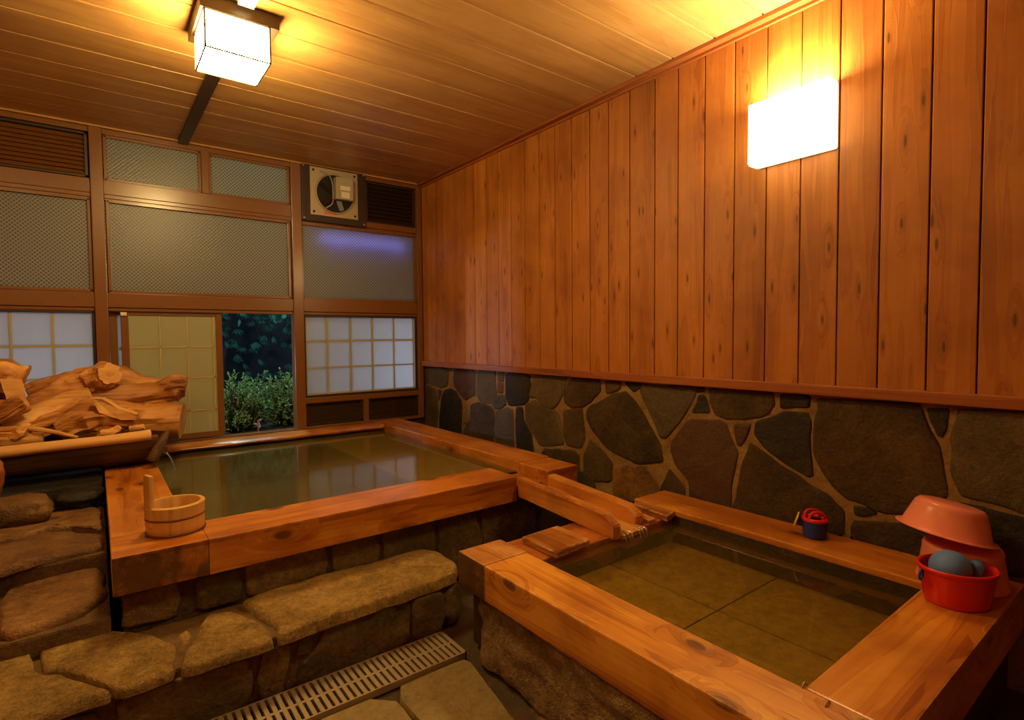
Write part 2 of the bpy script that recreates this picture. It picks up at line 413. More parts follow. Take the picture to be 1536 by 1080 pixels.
WALLSTONES = [('o',[(4.426,0.891),(3.977,0.9),(3.98,0.767),(4.035,0.732),(4.113,0.723),(4.243,0.738),(4.327,0.75),(4.423,0.734)]),('o',[(4.415,0.702),(4.327,0.731),(4.186,0.709),(4.156,0.623),(4.147,0.542),(4.18,0.36),(4.192,0.227),(4.431,0.191)]),('r',[(4.162,0.701),(4.082,0.705),(4.107,0.659),(4.141,0.608)]),('d',[(4.051,0.703),(3.928,0.727),(3.855,0.709),(3.778,0.647),(3.765,0.58),(3.793,0.287),(4.16,0.232),(4.127,0.512),(4.084,0.645)]),('r',[(3.88,0.892),(3.568,0.898),(3.572,0.701),(3.646,0.673),(3.722,0.648),(3.784,0.684),(3.847,0.725),(3.891,0.753)]),('o',[(3.535,0.896),(3.288,0.899),(3.301,0.833),(3.279,0.731),(3.328,0.664),(3.438,0.647),(3.514,0.669),(3.539,0.703)]),('o',[(3.265,0.89),(3.184,0.894),(3.191,0.832),(3.266,0.832)]),('r',[(3.26,0.818),(3.197,0.819),(3.204,0.743),(3.261,0.742)]),('d',[(3.167,0.894),(2.957,0.901),(2.891,0.882),(2.873,0.794),(2.914,0.714),(2.971,0.677),(3.132,0.658),(3.164,0.733)]),('b',[(3.633,0.622),(3.514,0.644),(3.352,0.627),(3.317,0.596),(3.334,0.299),(3.766,0.23),(3.734,0.417),(3.636,0.503)]),('o',[(3.278,0.721),(3.175,0.729),(3.171,0.665),(3.223,0.633),(3.305,0.621),(3.328,0.65)]),('o',[(3.287,0.606),(3.154,0.639),(3.083,0.63),(3.077,0.293),(3.275,0.26),(3.32,0.442)]),('d',[(3.045,0.65),(2.976,0.66),(2.961,0.574),(2.881,0.493),(2.853,0.332),(3.028,0.302),(3.052,0.49)]),('l',[(3.717,0.554),(3.668,0.593),(3.645,0.532),(3.684,0.46),(3.74,0.461)]),('o',[(2.856,0.892),(2.535,0.904),(2.525,0.867),(2.558,0.79),(2.603,0.726),(2.66,0.683),(2.754,0.697),(2.827,0.738),(2.896,0.74),(2.87,0.815)]),('o',[(2.941,0.696),(2.839,0.721),(2.754,0.685),(2.637,0.673),(2.593,0.629),(2.565,0.541),(2.555,0.467),(2.662,0.439),(2.793,0.427),(2.867,0.501),(2.936,0.59)]),('m',[(2.461,0.897),(2.242,0.898),(2.237,0.829),(2.31,0.76),(2.379,0.721),(2.483,0.711),(2.537,0.732),(2.547,0.791),(2.503,0.861)]),('b',[(2.553,0.678),(2.462,0.702),(2.385,0.713),(2.385,0.659),(2.365,0.582),(2.37,0.509),(2.401,0.461),(2.522,0.464),(2.549,0.543)]),('b',[(2.195,0.89),(2.074,0.893),(2.083,0.853),(2.132,0.83),(2.188,0.819)]),('d',[(2.044,0.891),(1.928,0.894),(1.94,0.87),(1.981,0.846),(2.019,0.864)]),('m',[(2.32,0.727),(2.223,0.771),(2.132,0.816),(2.044,0.84),(1.994,0.807),(1.92,0.73),(1.888,0.689),(1.795,0.562),(1.788,0.483),(1.96,0.445),(2.106,0.477),(2.187,0.501),(2.281,0.572),(2.345,0.649),(2.349,0.692)]),('b',[(2.315,0.524),(2.234,0.487),(2.141,0.413),(2.151,0.308),(2.372,0.262),(2.376,0.37),(2.371,0.437)]),('b',[(2.769,0.403),(2.464,0.44),(2.412,0.412),(2.407,0.277),(2.759,0.206)]),('s',[(2.123,0.399),(1.96,0.432),(1.896,0.447),(1.868,0.417),(1.825,0.375),(1.81,0.302),(1.879,0.254),(2.124,0.196),(2.137,0.331)]),('o',[(1.918,0.888),(1.602,0.894),(1.591,0.864),(1.637,0.776),(1.764,0.614),(1.803,0.615),(1.88,0.758),(1.905,0.789),(1.939,0.848)]),('d',[(1.587,0.897),(1.542,0.897),(1.545,0.881),(1.576,0.873)]),('d',[(1.572,0.852),(1.541,0.857),(1.512,0.776),(1.614,0.767)]),('b',[(1.518,0.9),(1.212,0.903),(1.197,0.845),(1.222,0.804),(1.272,0.777),(1.405,0.756),(1.479,0.773),(1.506,0.819)]),('r',[(1.63,0.726),(1.456,0.746),(1.427,0.727),(1.407,0.682),(1.369,0.607),(1.375,0.536),(1.399,0.431),(1.404,0.3),(1.616,0.246),(1.625,0.414),(1.71,0.493),(1.737,0.547),(1.733,0.599)]),('r',[(1.389,0.736),(1.304,0.746),(1.33,0.676),(1.348,0.64),(1.365,0.645)]),('b',[(1.748,0.454),(1.725,0.439),(1.653,0.376),(1.657,0.268),(1.782,0.236),(1.806,0.33)]),('d',[(1.164,0.896),(1.049,0.897),(1.052,0.847),(1.161,0.832)]),('d',[(1.279,0.753),(1.19,0.796),(1.149,0.817),(1.052,0.822),(1.042,0.781),(1.047,0.706),(1.033,0.623),(1.025,0.567),(1.046,0.554),(1.14,0.593),(1.228,0.643),(1.283,0.703)]),('m',[(1.306,0.659),(1.25,0.631),(1.158,0.574),(1.043,0.526),(0.968,0.491),(0.909,0.447),(0.907,0.337),(1.215,0.248),(1.387,0.198),(1.389,0.347),(1.368,0.391),(1.343,0.555),(1.318,0.61)]),('b',[(1.011,0.884),(0.845,0.891),(0.673,0.894),(0.657,0.867),(0.636,0.811),(0.608,0.756),(0.593,0.677),(0.579,0.573),(0.621,0.496),(0.757,0.473),(0.801,0.477),(0.839,0.489),(0.894,0.492),(0.945,0.533),(0.998,0.595),(1.02,0.648),(1.027,0.726),(1.022,0.795),(1.012,0.841)]),('d',[(0.87,0.472),(0.829,0.475),(0.792,0.463),(0.838,0.441),(0.864,0.436)]),('m',[(0.878,0.408),(0.756,0.436),(0.621,0.467),(0.567,0.513),(0.563,0.321),(0.883,0.212)]),('d',[(0.64,0.884),(0.579,0.887),(0.586,0.822),(0.595,0.79),(0.609,0.796),(0.63,0.851)]),('o',[(0.553,0.888),(0.382,0.896),(0.313,0.899),(0.305,0.559),(0.401,0.576),(0.469,0.582),(0.538,0.592),(0.562,0.663),(0.566,0.768),(0.559,0.835)]),('d',[(0.541,0.563),(0.468,0.559),(0.351,0.547),(0.305,0.538),(0.301,0.388),(0.536,0.306)])]
STEPSTONES = [[(-0.301,2.399),(-0.227,2.322),(-0.199,2.28),(-0.17,2.15),(-0.161,2.077),(-0.145,2.037),(-0.112,2.023),(-0.051,1.941),(0.007,1.848),(0.011,1.827),(-0.081,1.829),(-0.159,1.815),(-0.236,1.815)],[(-0.165,2.307),(-0.083,2.298),(0.0,2.24),(0.12,2.105),(0.17,1.995),(0.166,1.939),(0.144,1.836),(0.106,1.843),(0.025,1.845),(-0.018,1.927),(-0.067,2.018),(-0.118,2.056),(-0.148,2.174)],[(0.287,2.135),(0.356,2.109),(0.412,1.991),(0.433,1.881),(0.425,1.823),(0.302,1.811),(0.158,1.822),(0.162,1.887),(0.213,1.969),(0.264,2.082)],[(0.395,2.138),(0.494,2.192),(0.667,2.186),(0.912,2.169),(1.155,2.178),(1.199,2.104),(1.185,1.951),(1.132,1.876),(0.953,1.883),(0.794,1.892),(0.572,1.884),(0.443,1.826),(0.449,1.931),(0.429,1.992)],[(0.19,2.074),(0.214,2.105),(0.23,2.058),(0.217,2.004),(0.196,1.997)]]
XR, YB, ZC = 2.36, 4.36, 2.511
XL, YF = -1.25, -1.3

# ================================================================== camera
cam = bpy.data.cameras.new('camera'); cam.sensor_width = 36; cam.lens = 818/1536*36; cam.clip_start = .02
co = bpy.data.objects.new('camera', cam); col.objects.link(co); sc.camera = co
yaw, pit, rol = .654291351, .0409633470, -.00873459842
f = Vector((math.sin(yaw)*math.cos(pit), math.cos(yaw)*math.cos(pit), -math.sin(pit)))
r = Vector((math.cos(yaw), -math.sin(yaw), 0)); u = r.cross(f)
r, u = r*math.cos(rol)+u*math.sin(rol), -r*math.sin(rol)+u*math.cos(rol)
co.matrix_world = Matrix(((r.x,u.x,-f.x,0),(r.y,u.y,-f.y,0),(r.z,u.z,-f.z,1.15),(0,0,0,1)))

# ================================================================== right wall
def multi(name, parts, parent=None, smooth=True, auto=40):
    """parts: list of (material, fn(bm)) -> one mesh with several material slots"""
    bm = B(); mats = []
    for mat, fn in parts:
        t = B(); fn(t); bmesh.ops.recalc_face_normals(t, faces=t.faces)
        if mat not in mats: mats.append(mat)
        k = mats.index(mat)
        for fc in t.faces: fc.material_index = k
        me = bpy.data.meshes.new('tmp'); t.to_mesh(me); t.free(); bm.from_mesh(me); bpy.data.meshes.remove(me)
    me = bpy.data.meshes.new(name); bm.to_mesh(me); bm.free()
    for p in me.polygons: p.use_smooth = smooth
    if smooth: me.set_sharp_from_angle(angle=math.radians(auto))
    for m_ in mats: me.materials.append(m_)
    o = bpy.data.objects.new(name, me); col.objects.link(o); o.parent = parent
    return o

b = B(); box(b, XR+.012, XR+.15, YF, YB+.3, -.1, ZC)
wr = tag(obj('wall_right', b, M['mortar']), kind='structure', label='tall wall of reddish upright boards above crazy stone facing', cat='wall')
MW = Matrix(((0,0,-1,XR+.014),(1,0,0,0),(0,1,0,0),(0,0,0,1)))
parts = []
def grow(P, d):
    c = sum((Vector(p) for p in P), Vector((0,0)))/len(P)
    return [tuple(Vector(p)+(Vector(p)-c).normalized()*d) for p in P]
for i, (k, P) in enumerate(WALLSTONES):
    P = grow(P, .006)
    parts.append((M['s_'+k], lambda t, P=P, i=i: slab(t, P, MW, .009, edge=.010, amp=.003, seed=i*1.7, jag=.007, step=.02)))
extra = [[(-1.2,.0),(-.55,.0),(-.5,.5),(-.6,.88),(-1.2,.88)], [(-.48,0),(.1,0),(.12,.3),(.05,.86),(-.45,.88),(-.4,.5)], [(2.2,.0),(2.7,.0),(2.75,.3),(2.3,.33)], [(2.8,.0),(3.4,.0),(3.4,.32),(2.85,.3)], [(1.0,.0),(1.6,.0),(1.55,.26),(1.0,.3)]]
for i, P in enumerate(extra): parts.append((M['s_m'], lambda t, P=P, i=i: slab(t, P, MW, .016, edge=.014, amp=.003, seed=50+i, jag=.01, step=.04)))
multi('stone_facing', parts, wr)
seams = [-1.3,-1.15,-1.0,-.85,-.7,-.55,-.4,-.25,-.1,.05,.2,.35,.50,.641,.793,.938,1.085,1.23,1.38,1.533,1.683,1.825,1.992,2.147,2.294,2.447,2.60,2.752,2.905,3.06,3.21,3.365,3.52,3.67,3.82,3.975,4.125,4.27,4.36]
b = B()
for a, c in zip(seams[:-1], seams[1:]):
    box(b, XR-.013, XR+.011, a+.0025, c-.0025, .94, 2.50, bev=.003)
obj('board_panelling', b, M['panel'], wr)
b = B(); box(b, XR-.004, XR+.012, YF, YB, .93, 2.505); obj('panel_backing', b, M['gap'], wr)
b = B(); box(b, XR-.06, XR+.01, YF, YB, 2.492, ZC, bev=.003); box(b, XR-.026, XR+.01, YF, YB, 2.478, 2.493, bev=.002)
tag(obj('trim_1', b, M['panel_trim']), kind='structure')
b = B(); box(b, XR-.035, XR+.011, YF, YB, .905, .948, bev=.004)
tag(obj('trim_2', b, M['panel_trim']), kind='structure')

# ================================================================== ceiling
b = B()
y = YF; k = 0
ys = [3.2755+.2276*i for i in range(-21, 6)]
ys = [v for v in ys if v > YF]
ys = [YF]+ys+[YB+.02]
for a, c in zip(ys[:-1], ys[1:]):
    if c-a > .02: box(b, XL-.05, XR+.01, a+.004, c-.004, ZC, ZC+.014, bev=.004)
ce = tag(obj('ceiling', b, M['ceil']), kind='structure')
b = B(); box(b, XL-.05, XR+.1, YF-.05, YB+.3, ZC+.008, ZC+.06); obj('ceiling_backing', b, M['ceil'], ce)
# other walls (mostly outside the frame)
b = B(); box(b, XL-.1, XL, YF-.1, YB+.2, -.1, ZC); tag(obj('wall_left', b, M['panel_trim']), kind='structure')
b = B(); box(b, XL-.1, XR+.1, YF-.1, YF, -.1, ZC); tag(obj('wall_front', b, M['panel_trim']), kind='structure')

# ================================================================== back wall: frame of brown posts and rails
b = B()
F0, F1 = YB, YB+.09
def post(x0, x1, z0=.44, z1=ZC, y0=F0, y1=F1): box(b, x0, x1, y0, y1, z0, z1, bev=.004)
post(.016, .083); post(1.234, 1.309); post(2.298, 2.345); post(-1.06, -.985); post(XL, XL+.05)
def rail(x0, x1, z0, z1, y0=F0+.012, y1=F1): box(b, x0, x1, y0, y1, z0, z1, bev=.003)
bays = [(-.985, .016), (.083, 1.234), (1.309, 2.298)]
for i, (x0, x1) in enumerate(bays):
    rail(x0, x1, 1.368, 1.462)
    rail(x0, x1, 1.345, 1.367, F0+.024)
    rail(x0, x1, 2.468, ZC)
    if i < 2:
        rail(x0, x1, 2.088, 2.178); rail(x0, x1, 2.052, 2.068, F0+.028); rail(x0, x1, 2.064, 2.092, F0+.02)
    else:
        rail(x0, x1, 2.078, 2.125); rail(x0, x1, 2.056, 2.08, F0+.028)
post(.637, .684, 2.178, 2.47, F0+.012)
for x0, x1 in ((-.985,.016),(1.309,2.298)):
    rail(x0, x1, .645, .688); rail(x0, x1, .436, .462)
post(1.783, 1.830, .46, .65, F0+.014); post(1.822, 1.842, 2.08, 2.47, F0+.014)
post(-.50, -.46, .46, .65, F0+.014)
rail(.083, 1.234, .41, .455)
wb = tag(obj('wall_back', b, M['frame']), kind='structure', label='back wall of brown posts and rails framing the windows', cat='wall')
b = B()
box(b, XL, XR+.1, YB+.03, YB+.14, -.1, .415)
box(b, XL, .02, YB+.06, YB+.08, .40, .70)
box(b, 1.30, 2.36, YB+.085, YB+.095, .40, .66)
box(b, 1.30, 2.36, YB+.085, YB+.095, 2.07, ZC)
box(b, XL, .02, YB+.085, YB+.095, 2.17, ZC)
obj('wall_footing', b, M['grout'], wb)
b = B(); box(b, 2.30, XR+.02, YB+.02, YB+.1, .4, ZC); box(b, XL, -1.05, YB+.02, YB+.1, .4, ZC); obj('corner_filler', b, M['darkframe'], wb)

def pane(n, x0, x1, z0, z1, mat, y=YB+.045, lat=None, fw=.014):
    """a window: its pane mesh carries a slim sash and where shown a lattice"""
    b = B(); box(b, x0-.013, x1+.013, y, y+.005, z0-.01, z1+.01)
    w = tag(obj('window_%d' % n, b, mat), kind='structure')
    b = B()
    for a in ((x0-.004,x0+fw,z0,z1),(x1-fw,x1+.004,z0,z1),(x0,x1,z0-.004,z0+fw),(x0,x1,z1-fw,z1+.004)):
        box(b, a[0], a[1], y-.018, y+.012, a[2], a[3], bev=.002)
    obj('sash', b, M['frame'] if lat is None else M['darkframe'], w)
    if lat:
        b = B()
        for x in lat[0]: box(b, x-.006, x+.006, y+.0052, y+.016, z0, z1)
        for z in lat[1]: box(b, x0, x1, y+.0052, y+.016, z-.006, z+.006)
        for x in lat[0]: box(b, x-.005, x+.005, y-.0045, y-.0005, z0, z1)
        for z in lat[1]: box(b, x0, x1, y-.004, y-.0005, z-.005, z+.005)
        obj('lattice', b, M['kumiko'], w)
    return w
pane(1, -.975, .010, 1.468, 2.055, M['frost'])
pane(2, .095, 1.222, 1.468, 2.055, M['frost'])
pane(3, 1.311, 2.295, 1.465, 2.058, M['frost'])
pane(4, .092, .633, 2.182, 2.466, M['frost'])
pane(5, .688, 1.228, 2.182, 2.466, M['frost'])
pane(6, -.98, .012, .70, 1.343, M['shoji'], lat=([-.79,-.59,-.39,-.197], [1.122,.918]))
pane(7, 1.311, 2.296, .69, 1.343, M['shoji'], lat=([1.500,1.695,1.884,2.080,2.268,1.330], [1.137,.922,.712]))
def door(n, x0, x1, y, lat, tagged=False):
    z0, z1 = .462, 1.343
    b = B(); box(b, x0+.03, x1-.03, y+.012, y+.017, z0+.03, z1-.02)
    d = tag(obj('door_%d' % n, b, M['doorpanel'] if n == 1 else M['shoji']), kind='structure')
    b = B()
    box(b, x0, x0+.043, y, y+.03, z0, z1, bev=.003); box(b, x1-.040, x1, y, y+.03, z0, z1, bev=.003)
    box(b, x0, x1, y+.002, y+.028, z1-.022, z1); box(b, x0, x1, y+.002, y+.028, z0, z0+.035)
    obj('door_frame', b, M['frame'], d)
    b = B()
    for x in lat[0]: box(b, x-.007, x+.007, y+.017, y+.024, z0+.03, z1-.02); box(b, x-.005, x+.005, y+.008, y+.0115, z0+.03, z1-.02)
    for z in lat[1]: box(b, x0+.04, x1-.04, y+.017, y+.024, z-.007, z+.007); box(b, x0+.04, x1-.04, y+.008, y+.0115, z-.005, z+.005)
    obj('lattice', b, M['kumiko'], d)
    if tagged:
        b = B(); box(b, x0+.0, x0+.034, y-.012, y+.001, z1+.001-.028, z1-.004, bev=.003)
        obj('white_catch', b, M['white'], d)
    return d
door(1, .146, .741, YB+.042, ([.362,.525,.686], [1.105,.887,.655]), True)
door(2, .086, .70, YB+.082, ([.30,.48], [1.1,.88,.66]))

# louvred vents
def louvre(x0, x1, z0, z1, label, group, n=8, y=YB+.03):
    b = B()
    for a in ((x0,x0+.018,z0,z1),(x1-.018,x1,z0,z1),(x0,x1,z0,z0+.014),(x0,x1,z1-.014,z1)): box(b, a[0], a[1], y, y+.035, a[2], a[3], bev=.002)
    t = obj('louvre_vent', b, M['darkframe']); tag(t, label, 'vent', group)
    b = B()
    for i in range(n):
        z = z0+.018+(z1-z0-.036)*(i+.5)/n; h = (z1-z0)/n
        Mx = Matrix.Translation((0, y+.018, z)) @ Matrix.Rotation(math.radians(-38), 4, 'X')
        box(b, x0+.014, x1-.014, -.002, .002, -h*.52, h*.52, M=Mx)
    obj('slats', b, M['frame'] if z0 > 2 and x0 < 1 else M['darkframe'], t)
    b = B(); box(b, x0, x1, y+.036, y+.042, z0, z1); obj('backing_sheet', b, M['gap'], t)
louvre(-.98, .010, 2.185, 2.466, 'wide brown louvred vent under the ceiling above the left window', None, 9)
louvre(1.842, 2.292, 2.13, 2.466, 'dark louvred vent under the ceiling between exhaust fan and board wall', None, 9)
louvre(1.316, 1.781, .464, .643, 'low dark louvre below the white lattice window, beside the garden opening', 'low louvres under the right window', 9)
louvre(1.832, 2.294, .464, .643, 'low dark louvre below the white lattice window, beside the stone wall', 'low louvres under the right window', 9)

# exhaust fan
fx, fz = 1.562, 2.308
t = empty('exhaust_fan', (fx, YB-.02, fz)); tag(t, 'square steel exhaust fan with grey motor box on dark mounting board', 'fan')
def L(b, *a, **k): box(b, *a, **k)
b = B(); box(b, 1.309-fx, 1.822-fx, -.012+.02, .04, 2.074-fz, 2.508-fz, bev=.003); obj('mounting_board', b, M['darkframe'], t)
for sx in (-.238, .245):
    for sz in (-.215, .185):
        b = B(); tube(b, [(sx, .009, sz), (sx, .003, sz)], .006, n=10); obj('screw', b, M['chrome'], t)
b = B()
# plate with round hole
N = 48; Rh = .150; cx, cz = .004, -.004
outer, inner = [], []
for k in range(N):
    a = 2*PI*k/N; c_, s_ = math.cos(a), math.sin(a); m_ = max(abs(c_), abs(s_))
    outer.append((c_/m_*.190, s_/m_*.185)); inner.append((cx+c_*Rh, cz+s_*Rh))
for yy in (-.004, .007):
    pass
vo = [b.verts.new((x, -.002, z)) for x, z in outer]; vi = [b.verts.new((x, -.002, z)) for x, z in inner]
vo2 = [b.verts.new((x, .008, z)) for x, z in outer]; vi2 = [b.verts.new((x, .06, z)) for x, z in inner]
for k in range(N):
    j = (k+1) % N
    b.faces.new((vo[k], vo[j], vi[j], vi[k])); b.faces.new((vo[k], vo2[k], vo2[j], vo[j])); b.faces.new((vi[k], vi[j], vi2[j], vi2[k]))
pl = obj('steel_plate', b, M['chrome'], t)
b = B(); torus(b, (cx, -.006, cz), Rh+.002, .007, 'y', n=48); obj('collar_ring', b, M['chrome'], t, smooth=True)
b = B(); tube(b, [(cx, .0, cz), (cx, .012, cz)], Rh-.004, n=40); obj('fan_recess', b, M['black'], t)
b = B()
for k in range(5):
    a = k*2*PI/5
    Mx = Matrix.Translation((cx, -.003, cz)) @ Matrix.Rotation(a, 4, 'Y') @ Matrix.Rotation(.5, 4, 'X')
    box(b, .03, .135, -.001, .001, -.035, .03, M=Mx, bev=.0)
obj('fan_blades', b, M['darkframe'], t)
b = B(); box(b, -.012, .128, -.075, -.006, -.055, .118, bev=.008); obj('motor_box', b, M['motor'], t)
b = B(); box(b, .028, .095, -.0765, -.0752, -.042, .005); box(b, .02, .10, -.0765, -.0752, .018, .05); obj('rating_label', b, M['labelw'], t)
b = B(); box(b, -.085, .02, -.0035, -.0022, -.172, -.150); obj('warning_sticker', b, M['labelr'], t)
b = B()
tube(b, [(-.115,-.006,.155),(-.07,-.02,.15),(-.03,-.03,.09),(-.022,-.03,-.03),(-.03,-.025,-.09),(-.075,-.01,-.125)], .0045, n=8, rseg=4)
obj('power_cable', b, M['motor'], t, smooth=True)
for sx in (-.165, .165):
    for sz in (-.16, .16):
        b = B(); tube(b, [(sx, -.001, sz), (sx, -.007, sz)], .009, n=12); obj('corner_knob', b, M['black'], t)

# thin moulding under ceiling along the back wall
b = B(); box(b, XL, XR, YB-.012, YB, ZC-.012, ZC, bev=.002); tag(obj('trim_3', b, M['ceil']), kind='structure')

# ================================================================== lamps
lx0, lx1, ly0, ly1, lz0, lz1 = .385, .625, 2.455, 2.705, 2.302, 2.448
t = empty('ceiling_lantern', ((lx0+lx1)/2, (ly0+ly1)/2, ZC)); tag(t, 'glowing square paper-look ceiling lantern in a thin dark frame', 'lamp')
ox, oy, oz = t.location
def LB(b, x0, x1, y0, y1, z0, z1, **k): box(b, x0-ox, x1-ox, y0-oy, y1-oy, z0-oz, z1-oz, **k)
b = B(); LB(b, lx0+.004, lx1-.004, ly0+.004, ly1-.004, lz0+.004, lz1+.002); obj('lamp_shade', b, M['lamp'], t)
b = B(); e = .0032
for x in (lx0, lx1):
    for y_ in (ly0, ly1): LB(b, x-e, x+e, y_-e, y_+e, lz0, lz1)
for z in (lz0, lz1):
    for x in (lx0, lx1): LB(b, x-e*.8, x+e*.8, ly0, ly1, z-e*.7, z+e*.7)
    for y_ in (ly0, ly1): LB(b, lx0, lx1, y_-e*.8, y_+e*.8, z-e*.7, z+e*.7)
obj('shade_frame', b, M['darkframe'], t)
b = B(); LB(b, .37, .665, 2.455, 2.785, 2.452, ZC, bev=.003); obj('base_plate', b, M['darkframe'], t)
b = B(); box(b, .500, .560, 2.79, YB-.002, ZC-.022, ZC, bev=.003)
o = obj('ceiling_cable_duct', b, M['darkframe']); tag(o, 'dark surface cable duct from the lantern to the window wall', 'cable duct')
b = B(); box(b, .500, .560, .06, 2.43, ZC-.024, ZC, bev=.003)  # same dark duct, coloured white to stand for the lantern's glare on it
o = obj('ceiling_cable_duct', b, M['white']); tag(o, 'surface cable duct ending in front of the lantern, lantern glare painted white', 'cable duct')

for_copy = [o_ for o_ in list(col.objects) if o_.parent == bpy.data.objects['ceiling_lantern']]
src = bpy.data.objects['ceiling_lantern']
t2 = src.copy(); col.objects.link(t2); t2.location = (-.62, 1.0, ZC); t2['label'] = 'added unseen ceiling lantern over the left side, filling in light'  # lantern added out of view to light the left-facing sides of the small bath
for ch in for_copy:
    c2 = ch.copy(); col.objects.link(c2); c2.parent = t2
    if ch.name.startswith('lamp_shade'):
        c2.data = ch.data.copy(); c2.data.materials[0] = M['lamp_added']
t = empty('wall_sconce', (XR-.013, 1.10, 2.0)); tag(t, 'bright square white wall lamp on the reddish boards', 'lamp')
b = B(); box(b, -.098, -.088, -.160, .160, -.120, .130, bev=.004); obj('lamp_cover', b, M['lamp2'], t)
b = B(); box(b, -.093, -.014, -.165, .165, -.125, .135, bev=.012); obj('side_skirt', b, M['lampside'], t)
b = B(); box(b, -.012, .0, -.155, .155, -.12, .13); obj('back_plate', b, M['white'], t)

# ================================================================== floor and step
b = B(); box(b, XL, XR, YF, YB, -.12, -.02)
fl = tag(obj('floor', b, M['grout']), kind='structure')
MF = Matrix.Translation((0, 0, -.03))
pv = []
px_ = [-1.2,-.75,-.3,.165,.738,1.02]
py_ = [1.64,1.05,.45,-.15,-.75,-1.28]
for i in range(5):
    for j in range(5):
        pv.append([(px_[i]+.004,py_[j+1]+.004),(px_[i+1]-.004,py_[j+1]+.004),(px_[i+1]-.004,py_[j]-.004),(px_[i]+.004,py_[j]-.004)])
pv[20] = [(.742,1.054),(.955,1.054),(.968,1.25),(1.03,1.60),(1.02,1.636),(.742,1.636)]
def pavf(t):
    for i, P in enumerate(pv): 
        slab(t, P, MF, .03, edge=.006, amp=.0015, seed=i, jag=.002, step=.05)
for i, (x0, x1) in enumerate(((1.03,1.6),(1.61,2.33))):
    for j in range(3): pv.append([(x0,-1.25+.5*j),(x1,-1.25+.5*j),(x1,-.77+.5*j),(x0,-.77+.5*j)])
multi('floor_pavers', [(M['paver'], pavf)], fl)
b = B(); slab(b, [(1.02,1.10),(1.22,.9),(1.25,1.2),(1.12,1.33),(1.05,1.3)], MF, .028, edge=.03, amp=.006, seed=4); 
tag(obj('floor_stone', b, M['terrace'], smooth=True), 'worn reddish stone set in the floor against the small bath', 'stone')

# drain grate
gx0, gx1, gy0, gy1 = -.42, 1.042, 1.645, 1.823
t = empty('drain_grate', ((gx0+gx1)/2, (gy0+gy1)/2, 0)); tag(t, 'long steel slotted drain grate at the foot of the stone step', 'drain grate')
cx_, cy_ = t.location[0], t.location[1]
b = B()
n_ = int((gx1-gx0)/.0232)
for i in range(n_+1):
    x = gx1-.007-i*.0232
    box(b, x-.0072-cx_, x+.0072-cx_, gy0-cy_+.003, gy1-cy_-.003, -.006, .010, bev=.0015)
obj('bars', b, M['steel'], t)
b = B()
for y_ in (gy0, gy1-.006): box(b, gx0-cx_, gx1-cx_, y_-cy_, y_+.006-cy_, -.012, .0105)
box(b, gx0-cx_, gx1-cx_, -.006, .006, -.006, .0092)
for x in (gx0, gx1-.005): box(b, x-cx_, x+.005-cx_, gy0-cy_, gy1-cy_, -.012, .0105)
obj('edge_frame', b, M['steel'], t)
b = B(); box(b, gx0-cx_, gx1-cx_, gy0-cy_, gy1-cy_, -.02, -.014); obj('drain_channel', b, M['black'], t)

# masonry step
b = B(); box(b, XL+.002, 1.07, 1.868, 2.19, -.02, .176, bev=.01)
box(b, 1.05, 1.16, 1.93, 2.203, -.02, .170, bev=.02)
stp = tag(obj('stone_step', b, M['steptop']), 'masonry step topped with rough sandy flagstones before the large bath', 'step')
MS = Matrix.Translation((0, 0, .158))
tops = [[(-.301,2.399),(-.227,2.322),(-.199,2.28),(-.172,2.15),(-.163,2.077),(-.147,2.037),(-.112,2.018),(-.045,1.925),(.012,1.832),(-.10,1.83),(-.29,1.825),(-.30,2.1)],
        [(-.165,2.307),(-.083,2.298),(0,2.24),(.12,2.115),(.174,1.995),(.172,1.92),(.158,1.832),(.024,1.832),(-.032,1.932),(-.10,2.026),(-.135,2.048),(-.150,2.09),(-.158,2.16)],
        [(.287,2.142),(.356,2.115),(.415,1.991),(.437,1.89),(.428,1.826),(.30,1.829),(.168,1.832),(.182,1.90),(.215,1.969),(.258,2.082)],
        [(.39,2.145),(.494,2.185),(.667,2.186),(.912,2.180),(1.15,2.180),(1.199,2.10),(1.188,1.94),(1.14,1.865),(.953,1.852),(.794,1.85),(.572,1.842),(.442,1.828),(.452,1.92),(.432,1.995)],
        [tuple(q) for q in STEPSTONES[4]]]
tops.append([(-.31,2.39),(-.25,1.83),(-.6,1.82),(-.9,1.9),(-.9,2.4)])
b = B()
for i, P in enumerate(tops):
    slab(b, P, MS, (.034, .034, .036, .044, .026, .034)[i], edge=.010, amp=.005, seed=20+i, jag=.008, step=.015, fine=6)
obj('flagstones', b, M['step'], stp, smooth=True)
MFace = Matrix(((1,0,0,0),(0,0,-1,1.870),(0,1,0,0),(0,0,0,1)))
faces = [[(-1.2,-.02),(-.5,-.02),(-.48,.14),(-1.2,.14)], [(-.46,-.02),(-.02,-.02),(.0,.06),(-.03,.14),(-.45,.145)], [(.01,-.02),(.36,-.02),(.375,.05),(.36,.142),(.17,.15),(.02,.145)],
         [(.395,-.02),(.46,-.02),(.475,.05),(.495,.148),(.40,.148),(.385,.06)], [(.50,.085),(.515,.15),(.575,.16),(.562,.12),(.545,.08)], [(.50,-.02),(.52,.06),(.56,.08),(.60,.155),(.80,.168),(.93,.162),(.925,-.02)],
         [(.94,-.02),(.935,.155),(1.03,.16),(1.075,.13),(1.09,.06),(1.06,-.02)]]
b = B()
for i, P in enumerate(faces): slab(b, P, MFace, .012, edge=.010, amp=.004, seed=40+i, jag=.006, step=.02)
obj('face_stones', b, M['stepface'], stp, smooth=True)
rk = B(); rock(rk, (1.115, 2.0, .065), (.085, .15, .105), 12, amp=.12, sub=4); obj('corner_stone', rk, M['stepface'], stp, smooth=True)

